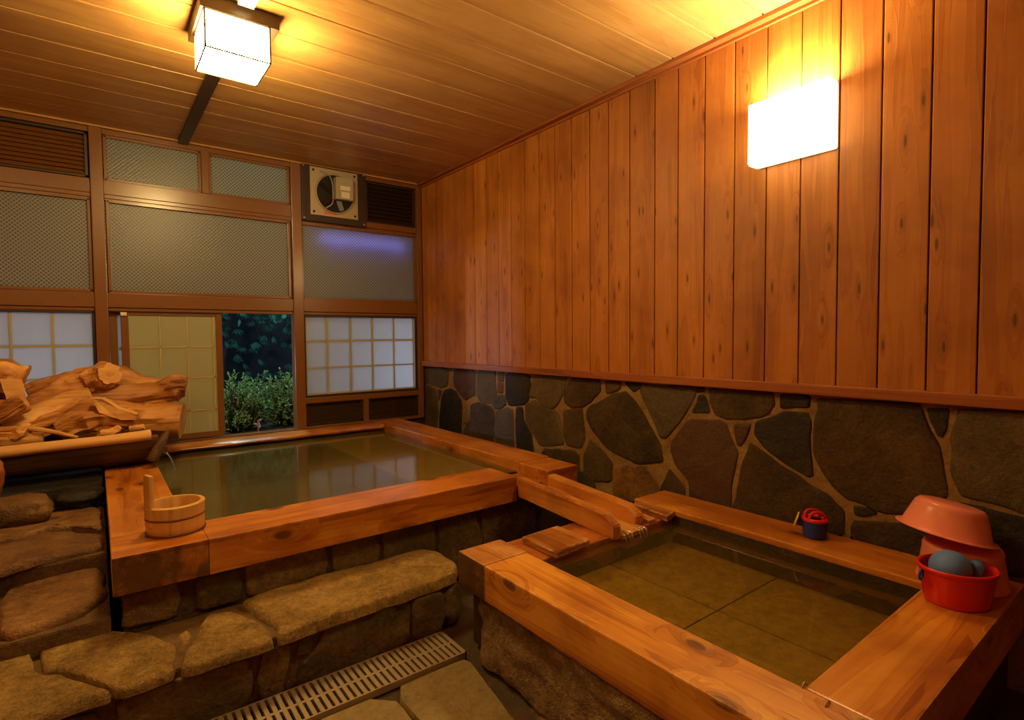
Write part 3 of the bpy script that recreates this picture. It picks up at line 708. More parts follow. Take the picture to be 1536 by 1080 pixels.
# ================================================================== terrace of rocks on the left
def stone_thing(name, P, z, h, mat, seed, label, group=None, amp=.008, skirt=.0):
    b = B(); slab(b, P, Matrix.Translation((0, 0, z-h)), h, edge=.012, amp=amp, seed=seed, jag=.012, step=.025, skirt=skirt, fine=5)
    return tag(obj(name, b, mat, smooth=True), label, 'stone', group)
stone_thing('terrace_stone', [(-.27,2.75),(-.175,2.84),(-.045,2.76),(.006,2.60),(.008,2.35),(-.06,2.25),(-.245,2.21),(-.285,2.45)], .268, .025, M['terrace'], 61, 'cracked reddish flagstone one level above the sandy step, beside the large bath')
stone_thing('terrace_stone', [(-.50,2.66),(-.46,3.0),(-.313,2.92),(-.18,3.0),(-.092,2.94),(-.003,2.80),(.008,2.66),(-.19,2.64),(-.285,2.58)], .352, .027, M['terrace'], 62, 'long smooth brown stone shelf ending at the left side of the large bath')
stone_thing('terrace_stone', [(-.60,3.0),(-.55,3.35),(-.20,3.42),(.0,3.30),(.008,2.90),(-.08,2.99),(-.18,3.05),(-.32,2.99)], .352, .027, M['terrace'], 63, 'shaded stone shelf behind the long smooth one, under the trough')
b = B(); rock(b, (-.50, 2.43, .325), (.20, .18, .085), 5, amp=.2); tag(obj('boulder', b, M['terrace'], smooth=True), 'dark reddish boulder at the left, beside the cracked flagstone', 'stone')
b = B(); rock(b, (-.085, 2.335, .192), (.05, .035, .018), 7, amp=.15); tag(obj('pebble', b, M['step'], smooth=True), 'small flat pebble lying between step and cracked flagstone', 'stone')
b = B(); rock(b, (-.30, 3.24, .40), (.14, .12, .07), 8, amp=.15); tag(obj('boulder', b, M['terrace'], smooth=True), 'rounded olive rock in the dark below the trough', 'stone')
b = B(); rock(b, (-.08, 3.38, .39), (.10, .10, .05), 9, amp=.2); tag(obj('boulder', b, M['darkrock'], smooth=True), 'small black wet rock under the trough near the bath', 'stone')
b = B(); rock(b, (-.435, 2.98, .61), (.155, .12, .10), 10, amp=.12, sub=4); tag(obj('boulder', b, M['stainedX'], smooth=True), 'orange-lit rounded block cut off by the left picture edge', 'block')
b = B(); rock(b, (-.50, 3.02, .44), (.17, .14, .12), 18, amp=.15, sub=4); tag(obj('boulder', b, M['darkrock'], smooth=True), 'black rock carrying the orange-lit rounded block', 'stone')
b = B(); box(b, XL+.002, .018, 2.206, 2.64, -.02, .243, bev=.01); box(b, XL+.002, .018, 2.64, 4.36, -.02, .325, bev=.01)
terr = tag(obj('rock_terrace', b, M['steptop']), 'dark masonry terrace carrying the stones left of the large bath', 'terrace')
b = B(); box(b, XL+.002, .018, 3.5, 4.36, .29, .43, bev=.015)
obj('upper_course', b, M['darkrock'], terr)

# ================================================================== large bath
tb = empty('large_bath', (1.1, 3.2, 0)); tag(tb, 'large square timber-rimmed bath at the back, full of murky water', 'bath')
bx, by = 1.1, 3.2
def TB(b, x0, x1, y0, y1, z0, z1, **k): box(b, x0-bx, x1-bx, y0-by, y1-by, z0, z1, **k)
def rimboard(x0, x1, y0, y1, z0, z1, mat, name='rim_board', bev=.005):
    b = B(); TB(b, x0, x1, y0, y1, z0, z1, bev=bev); return obj(name, b, mat, tb)
rimboard(.026, .264, 2.395, 4.352, .33, .45, M['bathY'])
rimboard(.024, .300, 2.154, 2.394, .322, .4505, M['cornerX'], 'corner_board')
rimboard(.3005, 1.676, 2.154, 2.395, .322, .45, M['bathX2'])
rimboard(1.655, 1.86, 2.17, 2.385, .325, .392, M['stainedX'], 'outlet_sill')
rimboard(1.865, 2.082, 2.135, 2.39, .335, .452, M['bathX'])
rimboard(1.868, 2.10, 2.391, 4.352, .39, .455, M['bathY'])
b = B()
# natural-edged back board
tube(b, [(x-bx, 4.25-by+.006*math.sin(x*5), .430) for x in [.265+.1*i for i in range(17)]], [.10+.006*math.sin(i*1.7) for i in range(17)], n=24, flat=.28, ridge=.04, seed=3)
obj('natural_edge_board', b, M['bathX'], tb, smooth=True, auto=35)
b = B()
TB(b, .05, .264, 2.36, 4.34, .0, .331); TB(b, .05, 2.075, 2.205, 2.394, .0, .323, bev=.004); TB(b, 1.868, 2.08, 2.394, 4.34, .0, .3905); TB(b, .264, 1.868, 4.19, 4.34, .0, .40)
obj('masonry_base', b, M['grout'], tb)
MB2 = Matrix(((1,0,0,-bx),(0,0,-1,2.207-by),(0,1,0,0),(0,0,0,1)))
bst = [[(.045,.19),(.052,.30),(.205,.312),(.215,.25),(.20,.18)], [(.262,.18),(.255,.312),(.395,.312),(.412,.25),(.41,.178)], [(.428,.178),(.42,.312),(.72,.314),(.735,.24),(.72,.175)], [(.75,.175),(.745,.314),(.94,.316),(.96,.25),(.95,.172)],
       [(.975,.172),(.965,.316),(1.22,.316),(1.235,.2),(1.22,.1),(1.0,.1)], [(1.25,.02),(1.245,.316),(1.45,.316),(1.5,.15),(1.46,.02)], [(1.51,.02),(1.48,.316),(1.85,.316),(1.84,.02)]]
b = B()
for i, P in enumerate(bst): slab(b, P, MB2, .010, edge=.010, amp=.004, seed=70+i, jag=.006, step=.02)
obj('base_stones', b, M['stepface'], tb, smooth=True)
b = B(); TB(b, .26, 1.87, 2.39, 4.2, .02, .16); obj('bath_floor', b, M['deep'], tb)
b = B(); TB(b, 1.37, 1.868, 2.39, 4.2, .15, .362, bev=.01); obj('underwater_bench', b, M['deepbench'], tb)
b = B()
bmesh.ops.create_grid(b, x_segments=60, y_segments=60, size=.5)
for v in b.verts: v.co = Vector((.262+(v.co.x+.5)*1.606, 2.393+(v.co.y+.5)*1.83, .402))
tag(obj('bath_water', b, M['water1'], smooth=True), 'murky greenish water filling the large bath', 'water', kind='stuff')

# ================================================================== wooden chute
t = empty('wooden_chute', (1.79, 1.87, .37)); tag(t, 'open wooden chute carrying overflow from the large to the small bath', 'chute')
cx_, cy_, cz_ = t.location
def raili(x, yn, yf, w, zn, zf, h):
    b = B()
    # long rail with a chamfered nose, sloping down to the small bath
    prof = [(yf, 0), (yn+.0, 0), (yn, h*.62), (yn+.055, h), (yf, h)]
    L_, R_ = [], []
    for y_, dz in prof:
        tt = (y_-yn)/(yf-yn); z = zn+(zf-zn)*tt+dz
        L_.append(b.verts.new((x-cx_, y_-cy_, z-cz_))); R_.append(b.verts.new((x+w-cx_, y_-cy_, z-cz_)))
    b.faces.new(L_); b.faces.new(list(reversed(R_)))
    for i in range(len(prof)):
        j = (i+1) % len(prof); b.faces.new((L_[i], R_[i], R_[j], L_[j]))
    bmesh.ops.bevel(b, geom=list(b.edges), offset=.005, segments=2, affect='EDGES')
    obj('side_rail', b, M['chute'], t)
raili(1.678, 1.505, 2.153, .042, .308, .345, .098)
raili(1.862, 1.545, 2.134, .052, .315, .352, .080)
b = B()
for k in range(1):
    v = []
    for (x, y_, z) in ((1.72,1.50,.322),(1.872,1.50,.322),(1.872,2.17,.362),(1.72,2.17,.362)): v.append(b.verts.new((x-cx_, y_-cy_, z-cz_)))
    v2 = [b.verts.new(q.co-Vector((0,0,.018))) for q in v]
    b.faces.new(v); b.faces.new(v2[::-1])
    for i in range(4): b.faces.new((v[i], v2[i], v2[(i+1)%4], v[(i+1)%4]))
obj('chute_floor', b, M['stainedY'], t)
b = B()
for i in range(7):
    x = 1.728+i*.0225
    if i in (3,): continue
    tube(b, [(x, 1.52, .3275), (x+.001, 1.497, .3255), (x+.003*math.sin(i*2), 1.486, .314), (x+.005*math.sin(i*3), 1.481, .296)], [.0035,.0035,.0028,.002], n=8, rseg=3, flat=.7)
tag(obj('falling_water', b, M['pour'], smooth=True), 'thin water strands spilling off the chute into the small bath', 'water', kind='stuff')

# ================================================================== small bath
sb = empty('small_bath', (1.7, 1.05, 0)); tag(sb, 'small low timber-rimmed bath in front with clear water', 'bath')
sx_, sy_ = 1.7, 1.05
def SB(b, x0, x1, y0, y1, z0, z1, **k): box(b, x0-sx_, x1-sx_, y0-sy_, y1-sy_, z0, z1, **k)
def srim(x0, x1, y0, y1, z0, z1, mat, name='rim_board', bev=.006):
    b = B(); SB(b, x0, x1, y0, y1, z0, z1, bev=bev); return obj(name, b, mat, sb)
srim(1.065, 1.256, .10, 1.5595, .222, .35, M['oldY'])
srim(1.062, 1.258, 1.56, 1.727, .222, .352, M['stainedY'], 'end_block')
srim(1.2565, 2.335, .363, .557, .20, .350, M['bathX'])
srim(2.098, 2.338, .5575, 1.752, .322, .350, M['bathY'])
srim(1.258, 2.345, 1.53, 1.755, .262, .318, M['stainedX'], 'low_back_board')
b = B()
SB(b, 1.11, 1.256, .12, 1.70, .0, .222); SB(b, 1.2, 2.34, .40, .557, .0, .20); SB(b, 2.10, 2.345, .5575, 1.53, .0, .3215); SB(b, 1.258, 2.345, 1.535, 1.74, .0, .262)
obj('inner_masonry', b, M['s_m'], sb)
# rough stone side under the left rim board
b = B()
nu, nv = 70, 14
vs = []
for i in range(nu+1):
    row = []
    y_ = .12+(1.70-.12)*i/nu
    for j in range(nv+1):
        z = .0+.224*j/nv
        inn = max(0, (y_-1.58)/.12)
        q = Vector((y_*5, z*7, 3.1))
        x = 1.088-.022*noise.noise(q)-.018*noise.noise(q*3.1)+inn*.09*(1-z/.3)-.006*(j/nv)-.03*max(0,.12-z)/.12
        row.append(b.verts.new((x-sx_, y_-sy_, z)))
    vs.append(row)
for i in range(nu):
    for j in range(nv): b.faces.new((vs[i][j], vs[i+1][j], vs[i+1][j+1], vs[i][j+1]))
back = []
for row in vs[0], vs[-1]:
    bk = [b.verts.new(Vector((1.25-sx_, v.co.y, v.co.z))) for v in row]
    for j in range(nv): b.faces.new((row[j], row[j+1], bk[j+1], bk[j]))
obj('rough_stone_side', b, M['rawstone'], sb, smooth=True)
b = B()
for (x0, x1) in ((1.256,1.681),(1.687,2.102)):
    for (y0, y1) in ((.556,1.037),(1.043,1.532)): SB(b, x0, x1, y0, y1, .15, .200, bev=.0015)
obj('floor_tiles', b, M['tubtile'], sb)
b = B(); SB(b, 1.25, 2.11, .55, 1.54, .12, .197); obj('tile_bed', b, M['darkrock'], sb)
b = B(); bmesh.ops.create_grid(b, x_segments=40, y_segments=40, size=.5)
for v in b.verts: v.co = Vector((1.255+(v.co.x+.5)*.846, .556+(v.co.y+.5)*.976, .300))
tag(obj('bath_water', b, M['water2'], smooth=True), 'clear amber water filling the small bath over its tiled bottom', 'water', kind='stuff')
for (x, y_, a) in ((1.262, .560, .5), (1.235, .50, -.3)):
    b = B(); torus(b, (x-sx_, y_-sy_, .347), .011, .0022, 'y', n=20, m=6, a0=0, a1=PI)
    obj('steel_staple', b, M['steel'], sb, smooth=True)
def plank(P, z0, z1, mat, label):
    b = B()
    lo = [b.verts.new((x, y_, z0)) for x, y_ in P]; hi = [b.verts.new((x, y_, z1)) for x, y_ in P]
    b.faces.new(lo[::-1]); b.faces.new(hi)
    for i in range(len(P)): b.faces.new((lo[i], lo[(i+1)%len(P)], hi[(i+1)%len(P)], hi[i]))
    bmesh.ops.bevel(b, geom=list(b.edges), offset=.003, segments=2, affect='EDGES')
    tag(obj('wooden_plate', b, mat), label, 'board')
plank([(1.352,1.50),(1.545,1.515),(1.552,1.715),(1.350,1.705)], .319, .345, M['plateY'], 'short weathered board laid on the small bath rim, left of the chute')
plank([(2.012,1.492),(2.095,1.515),(2.095,1.70),(2.045,1.716)], .319, .346, M['plateY'], 'narrow weathered board scrap on the small bath rim between chute and wall')
plank([(1.935,1.532),(1.985,1.532),(1.985,1.60),(1.935,1.60)], .319, .334, M['oldY'], 'tiny pale wood chip beside the nose of the chute')
# ================================================================== hollow log trough and driftwood
t = empty('log_trough', (-.35, 3.75, .45)); tag(t, 'dark hollowed log trough feeding hot water into the large bath', 'trough')
tx, ty, tz = t.location
# body: U-shaped section swept along x
b = B(); nx, na = 60, 26
rows = []
for i in range(nx+1):
    x = -.9+1.17*i/nx
    row = []
    for k in range(na+1):
        a = PI+PI*k/na*1.0
        q = Vector((x*2.2, math.cos(a)*1.7, math.sin(a)*1.7+5))
        rr = .165*(1+.10*noise.noise(q)+.06*noise.noise(q*4))
        row.append(Vector((x-tx, math.cos(a)*rr*1.1+.005, .17+math.sin(a)*rr)))
    for k in range(na, -1, -1):
        a = PI+PI*k/na
        row.append(Vector((x-tx, math.cos(a)*.125, .175+math.sin(a)*.105)))
    rows.append([b.verts.new(p) for p in row])
m_ = len(rows[0])
for i in range(nx):
    for k in range(m_): b.faces.new((rows[i][k], rows[i][(k+1)%m_], rows[i+1][(k+1)%m_], rows[i+1][k]))
for r_ in (rows[0], rows[-1]):
    for k in range(na): b.faces.new((r_[k], r_[k+1], r_[m_-2-k], r_[m_-1-k]))
obj('trough_body', b, M['trough'], t, smooth=True, auto=50)
b = B(); tube(b, [(-.9-tx, -.172, .178), (-.5-tx, -.180, .168), (-.2-tx, -.174, .172), (.05-tx, -.178, .178), (.235-tx, -.170, .184)], [.030,.031,.027,.026,.029], n=20, ridge=.06, seed=4, rseg=6)
obj('front_pole', b, M['cut'], t, smooth=True, auto=40)
b = B(); tube(b, [(-.9-tx, .165, .185), (.0-tx, .165, .18), (.33-tx, .16, .178)], [.03,.028,.024], n=18, ridge=.08, seed=5, rseg=6)
obj('rear_pole', b, M['cut'], t, smooth=True, auto=40)
b = B(); tube(b, [(.235-tx, -.19, .04), (.262-tx, -.19, .10), (.29-tx, -.185, .15), (.315-tx, -.18, .195)], [.030,.026,.022,.012], n=14, ridge=.25, seed=6, rseg=4)
obj('bark_strip', b, M['trough'], t, smooth=True)
b = B(); tube(b, [(.25-tx, -.06, .085), (.31-tx, -.06, .06)], [.045,.03], n=14, ridge=.2, seed=7); obj('outlet_lip', b, M['trough'], t, smooth=True)
b = B()
for dy in (-.03, -.012, .004):
    tube(b, [(.29, 3.69+dy, .515), (.318, 3.69+dy, .500), (.338, 3.685+dy, .46), (.352, 3.68+dy, .402)], [.007,.007,.006,.005], n=8, rseg=4, flat=.6)
tag(obj('spout_water', b, M['pour'], smooth=True), 'water pouring from the log trough into the large bath', 'water', kind='stuff')

def log(name, pts, radii, label, seed, ridge=.14, flat=1.0, mat='drift', n=40, cut=None, rseg=7):
    b = B(); tube(b, pts, radii, n=n, ridge=ridge*1.35, seed=seed, flat=flat, rseg=rseg)
    b.faces.ensure_lookup_table()
    for fc in b.faces[-4*n:]: fc.material_index = 1
    o = obj(name, b, M[mat], smooth=True, auto=38); o.data.materials.append(M['cut'])
    tag(o, label, 'driftwood', 'driftwood piled on the trough')
    for pc in (cut or []):
        b = B()
        # a sawn or split face lying on the log
        P = [Vector(p) for p in pc]; c = sum(P, Vector())/len(P)
        nrm = (P[1]-P[0]).cross(P[2]-P[0]).normalized()
        Q = []
        for i in range(len(P)):
            for s in range(4):
                p = P[i].lerp(P[(i+1)%len(P)], s/4)
                Q.append(p+(c-p).normalized()*.006*noise.noise(p*30))
        top = [b.verts.new(p+nrm*.006) for p in Q]; bot = [b.verts.new(p-nrm*.02) for p in Q]
        cv = b.verts.new(c+nrm*.009)
        for i in range(len(Q)):
            j = (i+1) % len(Q)
            b.faces.new((top[i], top[j], cv)); b.faces.new((top[i], bot[i], bot[j], top[j]))
        b.faces.new(bot[::-1])
        obj('cut_face', b, M['cut'], o)
    return o
# coordinates: x along the window wall, y depth, z height
log('driftwood_log', [(-.10,3.93,.70),(.10,3.93,.70),(.25,3.92,.675),(.42,3.87,.655)], [.115,.115,.112,.105], 'thick short log with a flat sawn end above the trough outlet', 1, flat=.95)
log('driftwood_log', [(-.02,3.97,.80),(.14,3.98,.815),(.30,3.98,.83),(.40,3.97,.86),(.455,3.96,.855)], [.07,.075,.065,.082,.055], 'knobbly rounded branch lying on top of the thick short log', 2, ridge=.2)
log('driftwood_log', [(-.02,4.10,.90),(.12,4.10,.905),(.22,4.09,.875),(.33,4.06,.87)], [.09,.085,.06,.045], 'dark branch with a pale oval saw cut behind the knobbly branch', 3, ridge=.15,
    cut=[[(.235,4.02,.90),(.30,4.0,.898),(.325,4.0,.875),(.25,4.02,.855),(.225,4.03,.87)]])
log('driftwood_log', [(-.28,3.98,.78),(-.15,4.0,.84),(-.02,4.0,.91),(.05,3.93,.955),(.07,3.89,.962)], [.07,.09,.085,.070,.06], 'upright-pointing stub at the peak of the pile', 4, ridge=.2)
log('driftwood_log', [(-.42,3.84,.66),(-.22,3.84,.70),(-.06,3.84,.76),(.0,3.85,.80)], [.05,.07,.08,.055], 'long ridged root slanting up from the left of the pile', 5, ridge=.35, flat=.8)
log('driftwood_log', [(-.16,3.80,.67),(-.04,3.79,.72),(.05,3.79,.72),(.17,3.78,.68)], [.06,.105,.10,.05], 'broad split stump piece with a pale flat face in the centre', 6, ridge=.3, flat=.9,
    cut=[[(-.01,3.72,.845),(.035,3.70,.845),(.10,3.69,.79),(.19,3.69,.745),(.185,3.70,.715),(.12,3.69,.722),(.02,3.70,.77)]])
log('driftwood_log', [(-.62,3.95,.82),(-.50,3.93,.90),(-.40,3.91,.93),(-.33,3.90,.90)], [.10,.12,.125,.10], 'big angular stump at the left end of the pile', 7, ridge=.35,
    cut=[[(-.385,3.78,.965),(-.30,3.79,.955),(-.285,3.79,.83),(-.36,3.775,.85)]])
log('driftwood_log', [(-.50,3.79,.77),(-.38,3.76,.79),(-.29,3.75,.845)], [.05,.055,.035], 'gnarled grey-brown knot in front of the big angular stump', 8, ridge=.45)
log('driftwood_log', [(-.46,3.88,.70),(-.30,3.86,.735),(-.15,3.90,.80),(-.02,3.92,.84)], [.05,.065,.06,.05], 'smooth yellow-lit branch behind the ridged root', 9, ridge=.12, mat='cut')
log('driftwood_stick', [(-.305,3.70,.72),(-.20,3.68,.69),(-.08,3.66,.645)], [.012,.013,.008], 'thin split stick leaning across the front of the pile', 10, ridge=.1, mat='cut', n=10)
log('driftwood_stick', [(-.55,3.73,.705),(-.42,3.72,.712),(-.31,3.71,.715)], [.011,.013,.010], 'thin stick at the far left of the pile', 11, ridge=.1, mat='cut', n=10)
log('driftwood_log', [(-.34,3.72,.66),(-.30,3.71,.69),(-.275,3.71,.735)], [.03,.036,.014], 'small pointed wood chunk under the thin sticks', 12, ridge=.3, n=16)
log('driftwood_log', [(-.70,3.74,.655),(-.45,3.73,.665),(-.22,3.72,.655)], [.035,.04,.03], 'low crooked root lying along the trough rim', 13, ridge=.35, n=18)
log('driftwood_log', [(.02,3.70,.645),(.075,3.69,.655),(.10,3.68,.68)], [.024,.024,.012], 'small upright splinter at the front of the pile', 14, ridge=.3, n=14)
log('driftwood_log', [(.15,3.72,.655),(.215,3.70,.662)], [.022,.015], 'short pale chip on the trough rim near the outlet', 15, ridge=.3, n=12, mat='cut')
log('driftwood_log', [(-.80,4.12,.55),(-.45,4.12,.55),(-.14,4.13,.54)], [.10,.12,.10], 'long shaded log filling the back of the pile', 16, ridge=.15)
log('driftwood_log', [(-.30,4.08,.86),(-.16,4.08,.905),(-.06,4.07,.93)], [.055,.06,.055], 'rounded hump of wood left of the peak', 17, ridge=.15)

# ================================================================== ladle pail on the large bath
t = empty('wooden_pail', (.222, 2.343, .4505)); tag(t, 'round wooden hand pail with upright handle on the bath corner', 'pail')
R0, H0 = .094, .106
b = B(); lathe(b, [(0,.006),(R0-.004,.006),(R0-.003,.0),(R0-.001,.002),(R0,.03),(R0+.002,H0-.004),(R0-.002,H0),(R0-.012,H0),(R0-.014,H0-.004),(R0-.015,.016),(0,.016)], n=64)
obj('staves', b, M['pail'], t, smooth=True, auto=45)
b = B()
lathe(b, [(R0+.0005,.001),(R0+.003,.002),(R0+.003,.006),(R0,.008)], n=64)
lathe(b, [(R0+.0005,.056),(R0+.0035,.0575),(R0+.0035,.0615),(R0+.001,.063)], n=64)
obj('hoops', b, M['band'], t, smooth=True)
an = math.radians(198)
b = B()
Mh = Matrix.Rotation(an, 4, 'Z') @ Matrix.Translation((R0-.007, 0, 0))
box(b, -.008, .008, -.026, .026, .03, .222, bev=.007, M=Mh)
obj('handle', b, M['pail'], t)

# ================================================================== toys and wash basins
t = empty('toy_watering_can', (2.245, .965, .3505)); tag(t, 'small blue toy watering can with red top and yellow sprinkler', 'toy')
b = B()
prof = [(0,.002),(.038,.0),(.040,.003)]
for i in range(14): prof += [(.041+.0003*i+.0011, .006+i*.0044), (.041+.0003*i, .0082+i*.0044)]
prof += [(.046,.070),(.043,.070),(.040,.03),(0,.03)]
lathe(b, prof, n=48); obj('body', b, M['bluep'], t, smooth=True)
b = B(); torus(b, (0,0,.072), .040, .0085, 'z', n=48, m=12); obj('red_rim', b, M['red'], t, smooth=True)
b = B(); d = Vector((.793,-.609,0)); e_ = Vector((.609,.793,0))
for s in (-1, 1):
    pts = [(-d*.034*1 + e_*.016*s)+Vector((0,0,.074)), (-d*.020+e_*.019*s)+Vector((0,0,.100)), (d*.016+e_*.019*s)+Vector((0,0,.100)), (d*.038+e_*.014*s)+Vector((0,0,.074))]
    tube(b, pts, [.006,.0065,.0065,.006], n=12, rseg=6)
obj('handle', b, M['red'], t, smooth=True)
b = B(); ds = (d*.85-e_*.5).normalized()
tube(b, [-ds*.036+Vector((0,0,.045)), -ds*.052+Vector((0,0,.055)), -ds*.062+Vector((0,0,.060))], [.012,.016,.024], n=24, rseg=3); obj('spout', b, M['bluep'], t, smooth=True)
b = B(); tube(b, [-ds*.062+Vector((0,0,.060)), -ds*.067+Vector((0,0,.0615))], [.031,.0305], n=28); obj('sprinkler_head', b, M['yellow'], t, smooth=True)

def basin_prof(R, r, h, lip):
    return [(0,0),(r-.022,0),(r-.010,.003),(r-.002,.011),(r+.003,.022),(R-lip-.003,h-.006),(R-lip+.004,h-.001),(R,h-.002),(R,h+.001),(R-lip,h+.002),(R-lip-.006,h-.008),(r,.014),(r-.010,.004),(0,.0035)]
ctr = Vector((2.205, .495, .3505))
t = empty('wash_basin', ctr); tag(t, 'pink plastic stool-like basin standing upside down on the bath corner', 'wash basin')
b = B(); lathe(b, [(.118,.0),(.121,.002),(.119,.006),(.116,.02),(.104,.100),(.105,.108),(.100,.120),(.088,.128),(.06,.130),(0,.130),(0,.127),(.085,.125),(.097,.117),(.100,.10),(.114,.006),(.118,.0)], n=72)
obj('body', b, M['pink'], t, smooth=True)
b = B(); torus(b, (0,0,.0015), .1185, .0018, 'z', n=64, m=8); obj('pale_rim', b, M['labelw'], t, smooth=True)
t = empty('wash_basin', ctr+Vector((-.045,.032,.176))); tag(t, 'tilted pink wash bowl balanced on top of the other pink basin', 'wash basin')
axis = Vector((.609,.793,0))
rot = Matrix.Rotation(math.radians(11.5), 4, axis)
Mb = rot @ Matrix.Translation((0,0,.082)) @ Matrix.Diagonal((1,1,-1,1))
b = B(); lathe(b, basin_prof(.134, .094, .095, .013), n=72, M=Mb); obj('body', b, M['pink'], t, smooth=True)

t = empty('toy_bucket', (2.022, .464, .3505)); tag(t, 'red oval plastic bucket with small blue ring on its side', 'bucket')
Mo = Matrix.Rotation(math.radians(-35), 4, 'Z') @ Matrix.Diagonal((1.17,1.0,1.03,1))
b = B(); lathe(b, [(0,.004),(.068,.0),(.071,.003),(.073,.01),(.083,.086),(.084,.094),(.088,.096),(.089,.106),(.085,.108),(.080,.104),(.079,.09),(.068,.012),(0,.008)], n=72, M=Mo); obj('body', b, M['red'], t, smooth=True)
b = B(); pl_ = -d*.108+Vector((0,0,.083)); torus(b, pl_, .014, .0035, 'y', n=28, m=8); obj('ring_handle', b, M['bluep'], t, smooth=True)
b = B(); bmesh.ops.create_uvsphere(b, u_segments=40, v_segments=24, radius=.052)
for v in b.verts:
    q = v.co.copy(); v.co *= 1+.02*noise.noise(q*60)
    v.co = Vector((v.co.x*1.12, v.co.y, v.co.z*.95))+Vector((2.010, .478, .452))
tag(obj('toy_ball', b, M['greyblue'], smooth=True), 'slate blue rubber ball lying in the red bucket', 'ball')
b = B(); tube(b, [(2.066,.432,.400),(2.072,.430,.43),(2.076,.428,.455),(2.084,.424,.460)], [.015,.017,.02,.014], n=20, rseg=5)
tag(obj('rubber_toy', b, M['greyblue'], smooth=True), 'small blue-grey rubber toy beside the ball in the red bucket', 'toy')

# ================================================================== garden outside
b = B()
g = []
for i in range(41):
    row = []
    for j in range(25):
        x = -2.5+7*i/40; y_ = YB+.16+7*j/24
        z = .38+max(0, (y_-7.7))*1.9+.05*noise.noise(Vector((x, y_, 0))*1.7)
        row.append(b.verts.new((x, y_, z)))
    g.append(row)
for i in range(40):
    for j in range(24): b.faces.new((g[i][j], g[i+1][j], g[i+1][j+1], g[i][j+1]))
tag(obj('ground', b, M['soil'], smooth=True), kind='structure', label='dark garden bank rising outside the opening', cat='ground')
rnd = random.Random(3)
def leaf(b, c, d, nrm, L_, W):
    s = d.cross(nrm).normalized()*W; n_ = s.cross(d).normalized()
    p = [c, c+d*L_*.45+s-n_*W*.25, c+d*L_-n_*L_*.15, c+d*L_*.45-s-n_*W*.25, c+d*L_*.5+n_*W*.1]
    v = [b.verts.new(q) for q in p]
    b.faces.new((v[0], v[1], v[4])); b.faces.new((v[1], v[2], v[4])); b.faces.new((v[2], v[3], v[4])); b.faces.new((v[3], v[0], v[4]))
def rv(): return Vector((rnd.gauss(0,1), rnd.gauss(0,1), rnd.gauss(0,1))).normalized()
def shrub(c, s, nst, label, mat='leaf1'):
    t = empty('azalea_bush', (c[0], c[1], .38)); tag(t, label, 'bush', 'azalea bushes outside the opening')
    bl, bs = B(), B()
    for i in range(nst):
        q = rv(); q.z = abs(q.z)*1.0; rr = rnd.uniform(.55, 1.0)
        tip = Vector((q.x*s[0]*rr, q.y*s[1]*rr, q.z*s[2]*rr+.06+rnd.uniform(0,.05)))
        tube(bs, [(tip.x*.3, tip.y*.3, 0), (tip.x*.7, tip.y*.7, tip.z*.5), tuple(tip)], [.005,.004,.0025], n=5)
        dr = (q+Vector((0,0,1.2))).normalized()
        for k in range(9):
            dd = (dr*rnd.uniform(.2,1)+rv()*.8).normalized()
            leaf(bl, tip-dr*.012*k*.8+rv()*.004, dd, (dr+rv()*.5).normalized(), rnd.uniform(.028,.046), rnd.uniform(.006,.010))
    obj('leaves', bl, M[mat], t); obj('stems', bs, M['bark'], t, smooth=True)
shrub((.95,5.0), (.25,.18,.42), 210, 'leafy azalea bush seen at the left of the garden opening')
shrub((1.36,5.0), (.25,.18,.44), 210, 'leafy azalea bush seen at the right of the garden opening')
shrub((1.80,5.15), (.2,.17,.42), 80, 'azalea bush behind the right post of the opening')
shrub((1.15,5.42), (.3,.15,.42), 120, 'azalea bush in the second row behind the gap')
# pinkish sprig in front
t = empty('red_sprig', (1.01, 4.62, .40)); tag(t, 'small reddish leafy sprig growing at the opening sill', 'plant')
bl, bs = B(), B()
tube(bs, [(0,0,0),(.005,0,.06),(0,.01,.12)], [.004,.003,.002], n=6)
for k in range(8):
    dd = (Vector((0,0,.6))+rv()).normalized(); leaf(bl, Vector((0,.005,.04+.010*k)), dd, Vector((0,-1,.3)), .045, .009)
obj('leaves', bl, M['leafr'], t); obj('stems', bs, M['leafr'], t)
# maple-like trees hanging over, dark behind
def canopy(c, s, n_, mat, label, L_=.12, trunk=None):
    t = empty('garden_tree', (c[0], c[1], .4)); tag(t, label, 'tree', None)
    bl, bs = B(), B()
    for i in range(n_):
        q = rv(); p = Vector((q.x*s[0], q.y*s[1], q.z*s[2]))*rnd.uniform(.35,1)
        p.z += c[2]-.4
        dr = Vector((rnd.uniform(-1,1), rnd.uniform(-.8,.2), rnd.uniform(-.7,.1))).normalized()
        for a in (-.9,-.45,0,.45,.9):
            dd = Matrix.Rotation(a, 3, Vector((0,-.5,1)).normalized()) @ dr
            leaf(bl, p, dd, Vector((0,-.5,1)), L_*(1-.25*abs(a)), L_*.14)
    x0, y0 = trunk or (0, .2)
    tube(bs, [(x0,y0,.0),(x0+.03,y0,.5),(x0*.5,y0*.5,c[2]-.4),(0,0,c[2]-.4+s[2]*.7)], [.06,.05,.035,.01], n=12, ridge=.1, rseg=4)
    for k in range(10):
        q = rv(); tube(bs, [(x0*.5,y0*.5,c[2]-.45+.03*k),(q.x*s[0]*.5,q.y*s[1]*.5,c[2]-.4+q.z*s[2]*.5),(q.x*s[0]*.9,q.y*s[1]*.9,c[2]-.4+q.z*s[2]*.9)], [.012,.008,.003], n=6)
    obj('foliage', bl, M[mat], t); obj('trunk', bs, M['bark'], t, smooth=True)
canopy((1.35,6.0,1.75), (.85,.4,.42), 330, 'leaf2', 'teal-lit maple-leaved branches hanging above the azaleas', .085, trunk=(-1.0,.3))
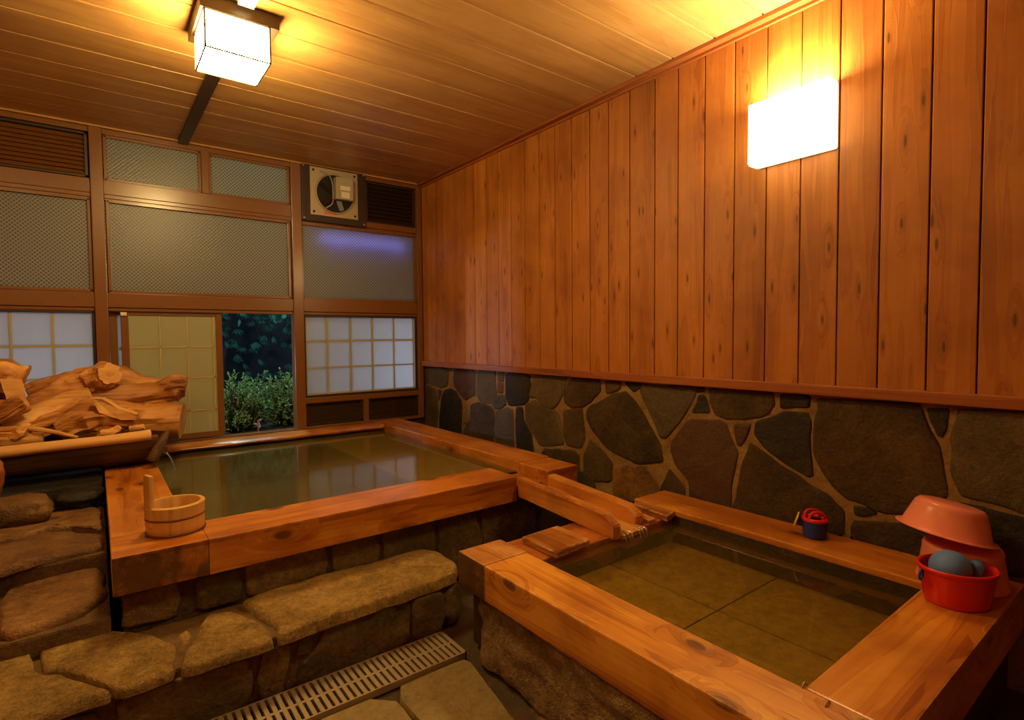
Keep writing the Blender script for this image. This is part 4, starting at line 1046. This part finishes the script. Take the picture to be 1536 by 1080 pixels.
canopy((2.05,6.0,1.05), (.32,.3,.55), 150, 'leaf3', 'bright green shrub tree at the right of the opening', .09, trunk=(.1,.2))
canopy((1.5,7.1,1.75), (1.3,.4,1.1), 300, 'leaf2', 'dark tree mass filling the back of the garden', .12, trunk=(-.3,.3))

# open top of the wall lamp throws its light up the boards
l = bpy.data.lights.new('sconce_uplight', 'AREA'); l.shape = 'RECTANGLE'; l.size = .06; l.size_y = .26; l.energy = 8; l.color = (1.0,.80,.46)
o = bpy.data.objects.new('sconce_uplight', l); col.objects.link(o); o.location = (XR-.062, 1.10, 2.142); o.rotation_euler = (PI, 0, 0)
# garden light fittings
def spot(name, loc, power, color, size, rot):
    l = bpy.data.lights.new(name, 'AREA'); l.energy = power; l.color = color; l.size = size; l.shape = 'DISK'
    o = bpy.data.objects.new(name, l); col.objects.link(o); o.location = loc; o.rotation_euler = rot; return o
def point(name, loc, power, color, rad):
    l = bpy.data.lights.new(name, 'POINT'); l.energy = power; l.color = color; l.shadow_soft_size = rad
    o = bpy.data.objects.new(name, l); col.objects.link(o); o.location = loc; return o
point('garden_lamp', (2.35, 5.1, .85), 28, (.60,.74,1.0), .06)
point('garden_lamp', (-.25, 5.3, .85), 28, (.60,.74,1.0), .06)
point('garden_lamp', (1.1, 5.2, 2.5), 34, (.55,.95,.85), .1)
b = B(); tube(b, [(-.37,0,0),(.37,0,0)], .013, n=14)
t = empty('outdoor_tube_light', (1.83, YB+.10, 1.955)); tag(t, 'blue-white tube light glowing behind the frosted right window', 'lamp')
obj('tube', b, M['tubelamp'], t, smooth=True)
b = B(); box(b, -.39, .39, .016, .03, -.02, .02); obj('batten', b, M['white'], t)

W = bpy.data.worlds.new('dusk'); sc.world = W; W.use_nodes = True
W.node_tree.nodes['Background'].inputs[0].default_value = (.16,.24,.42,1)
W.node_tree.nodes['Background'].inputs[1].default_value = .35

vs_ = sc.view_settings; vs_.view_transform = 'Standard'; vs_.look = 'None'; vs_.gamma = 1.0; vs_.use_curve_mapping = False
vs_.exposure = 1.0
cy = sc.cycles; cy.use_denoising = True; cy.max_bounces = 10; cy.diffuse_bounces = 5; cy.glossy_bounces = 4; cy.transparent_max_bounces = 12
cy.caustics_reflective = False; cy.caustics_refractive = False; cy.sample_clamp_indirect = 6
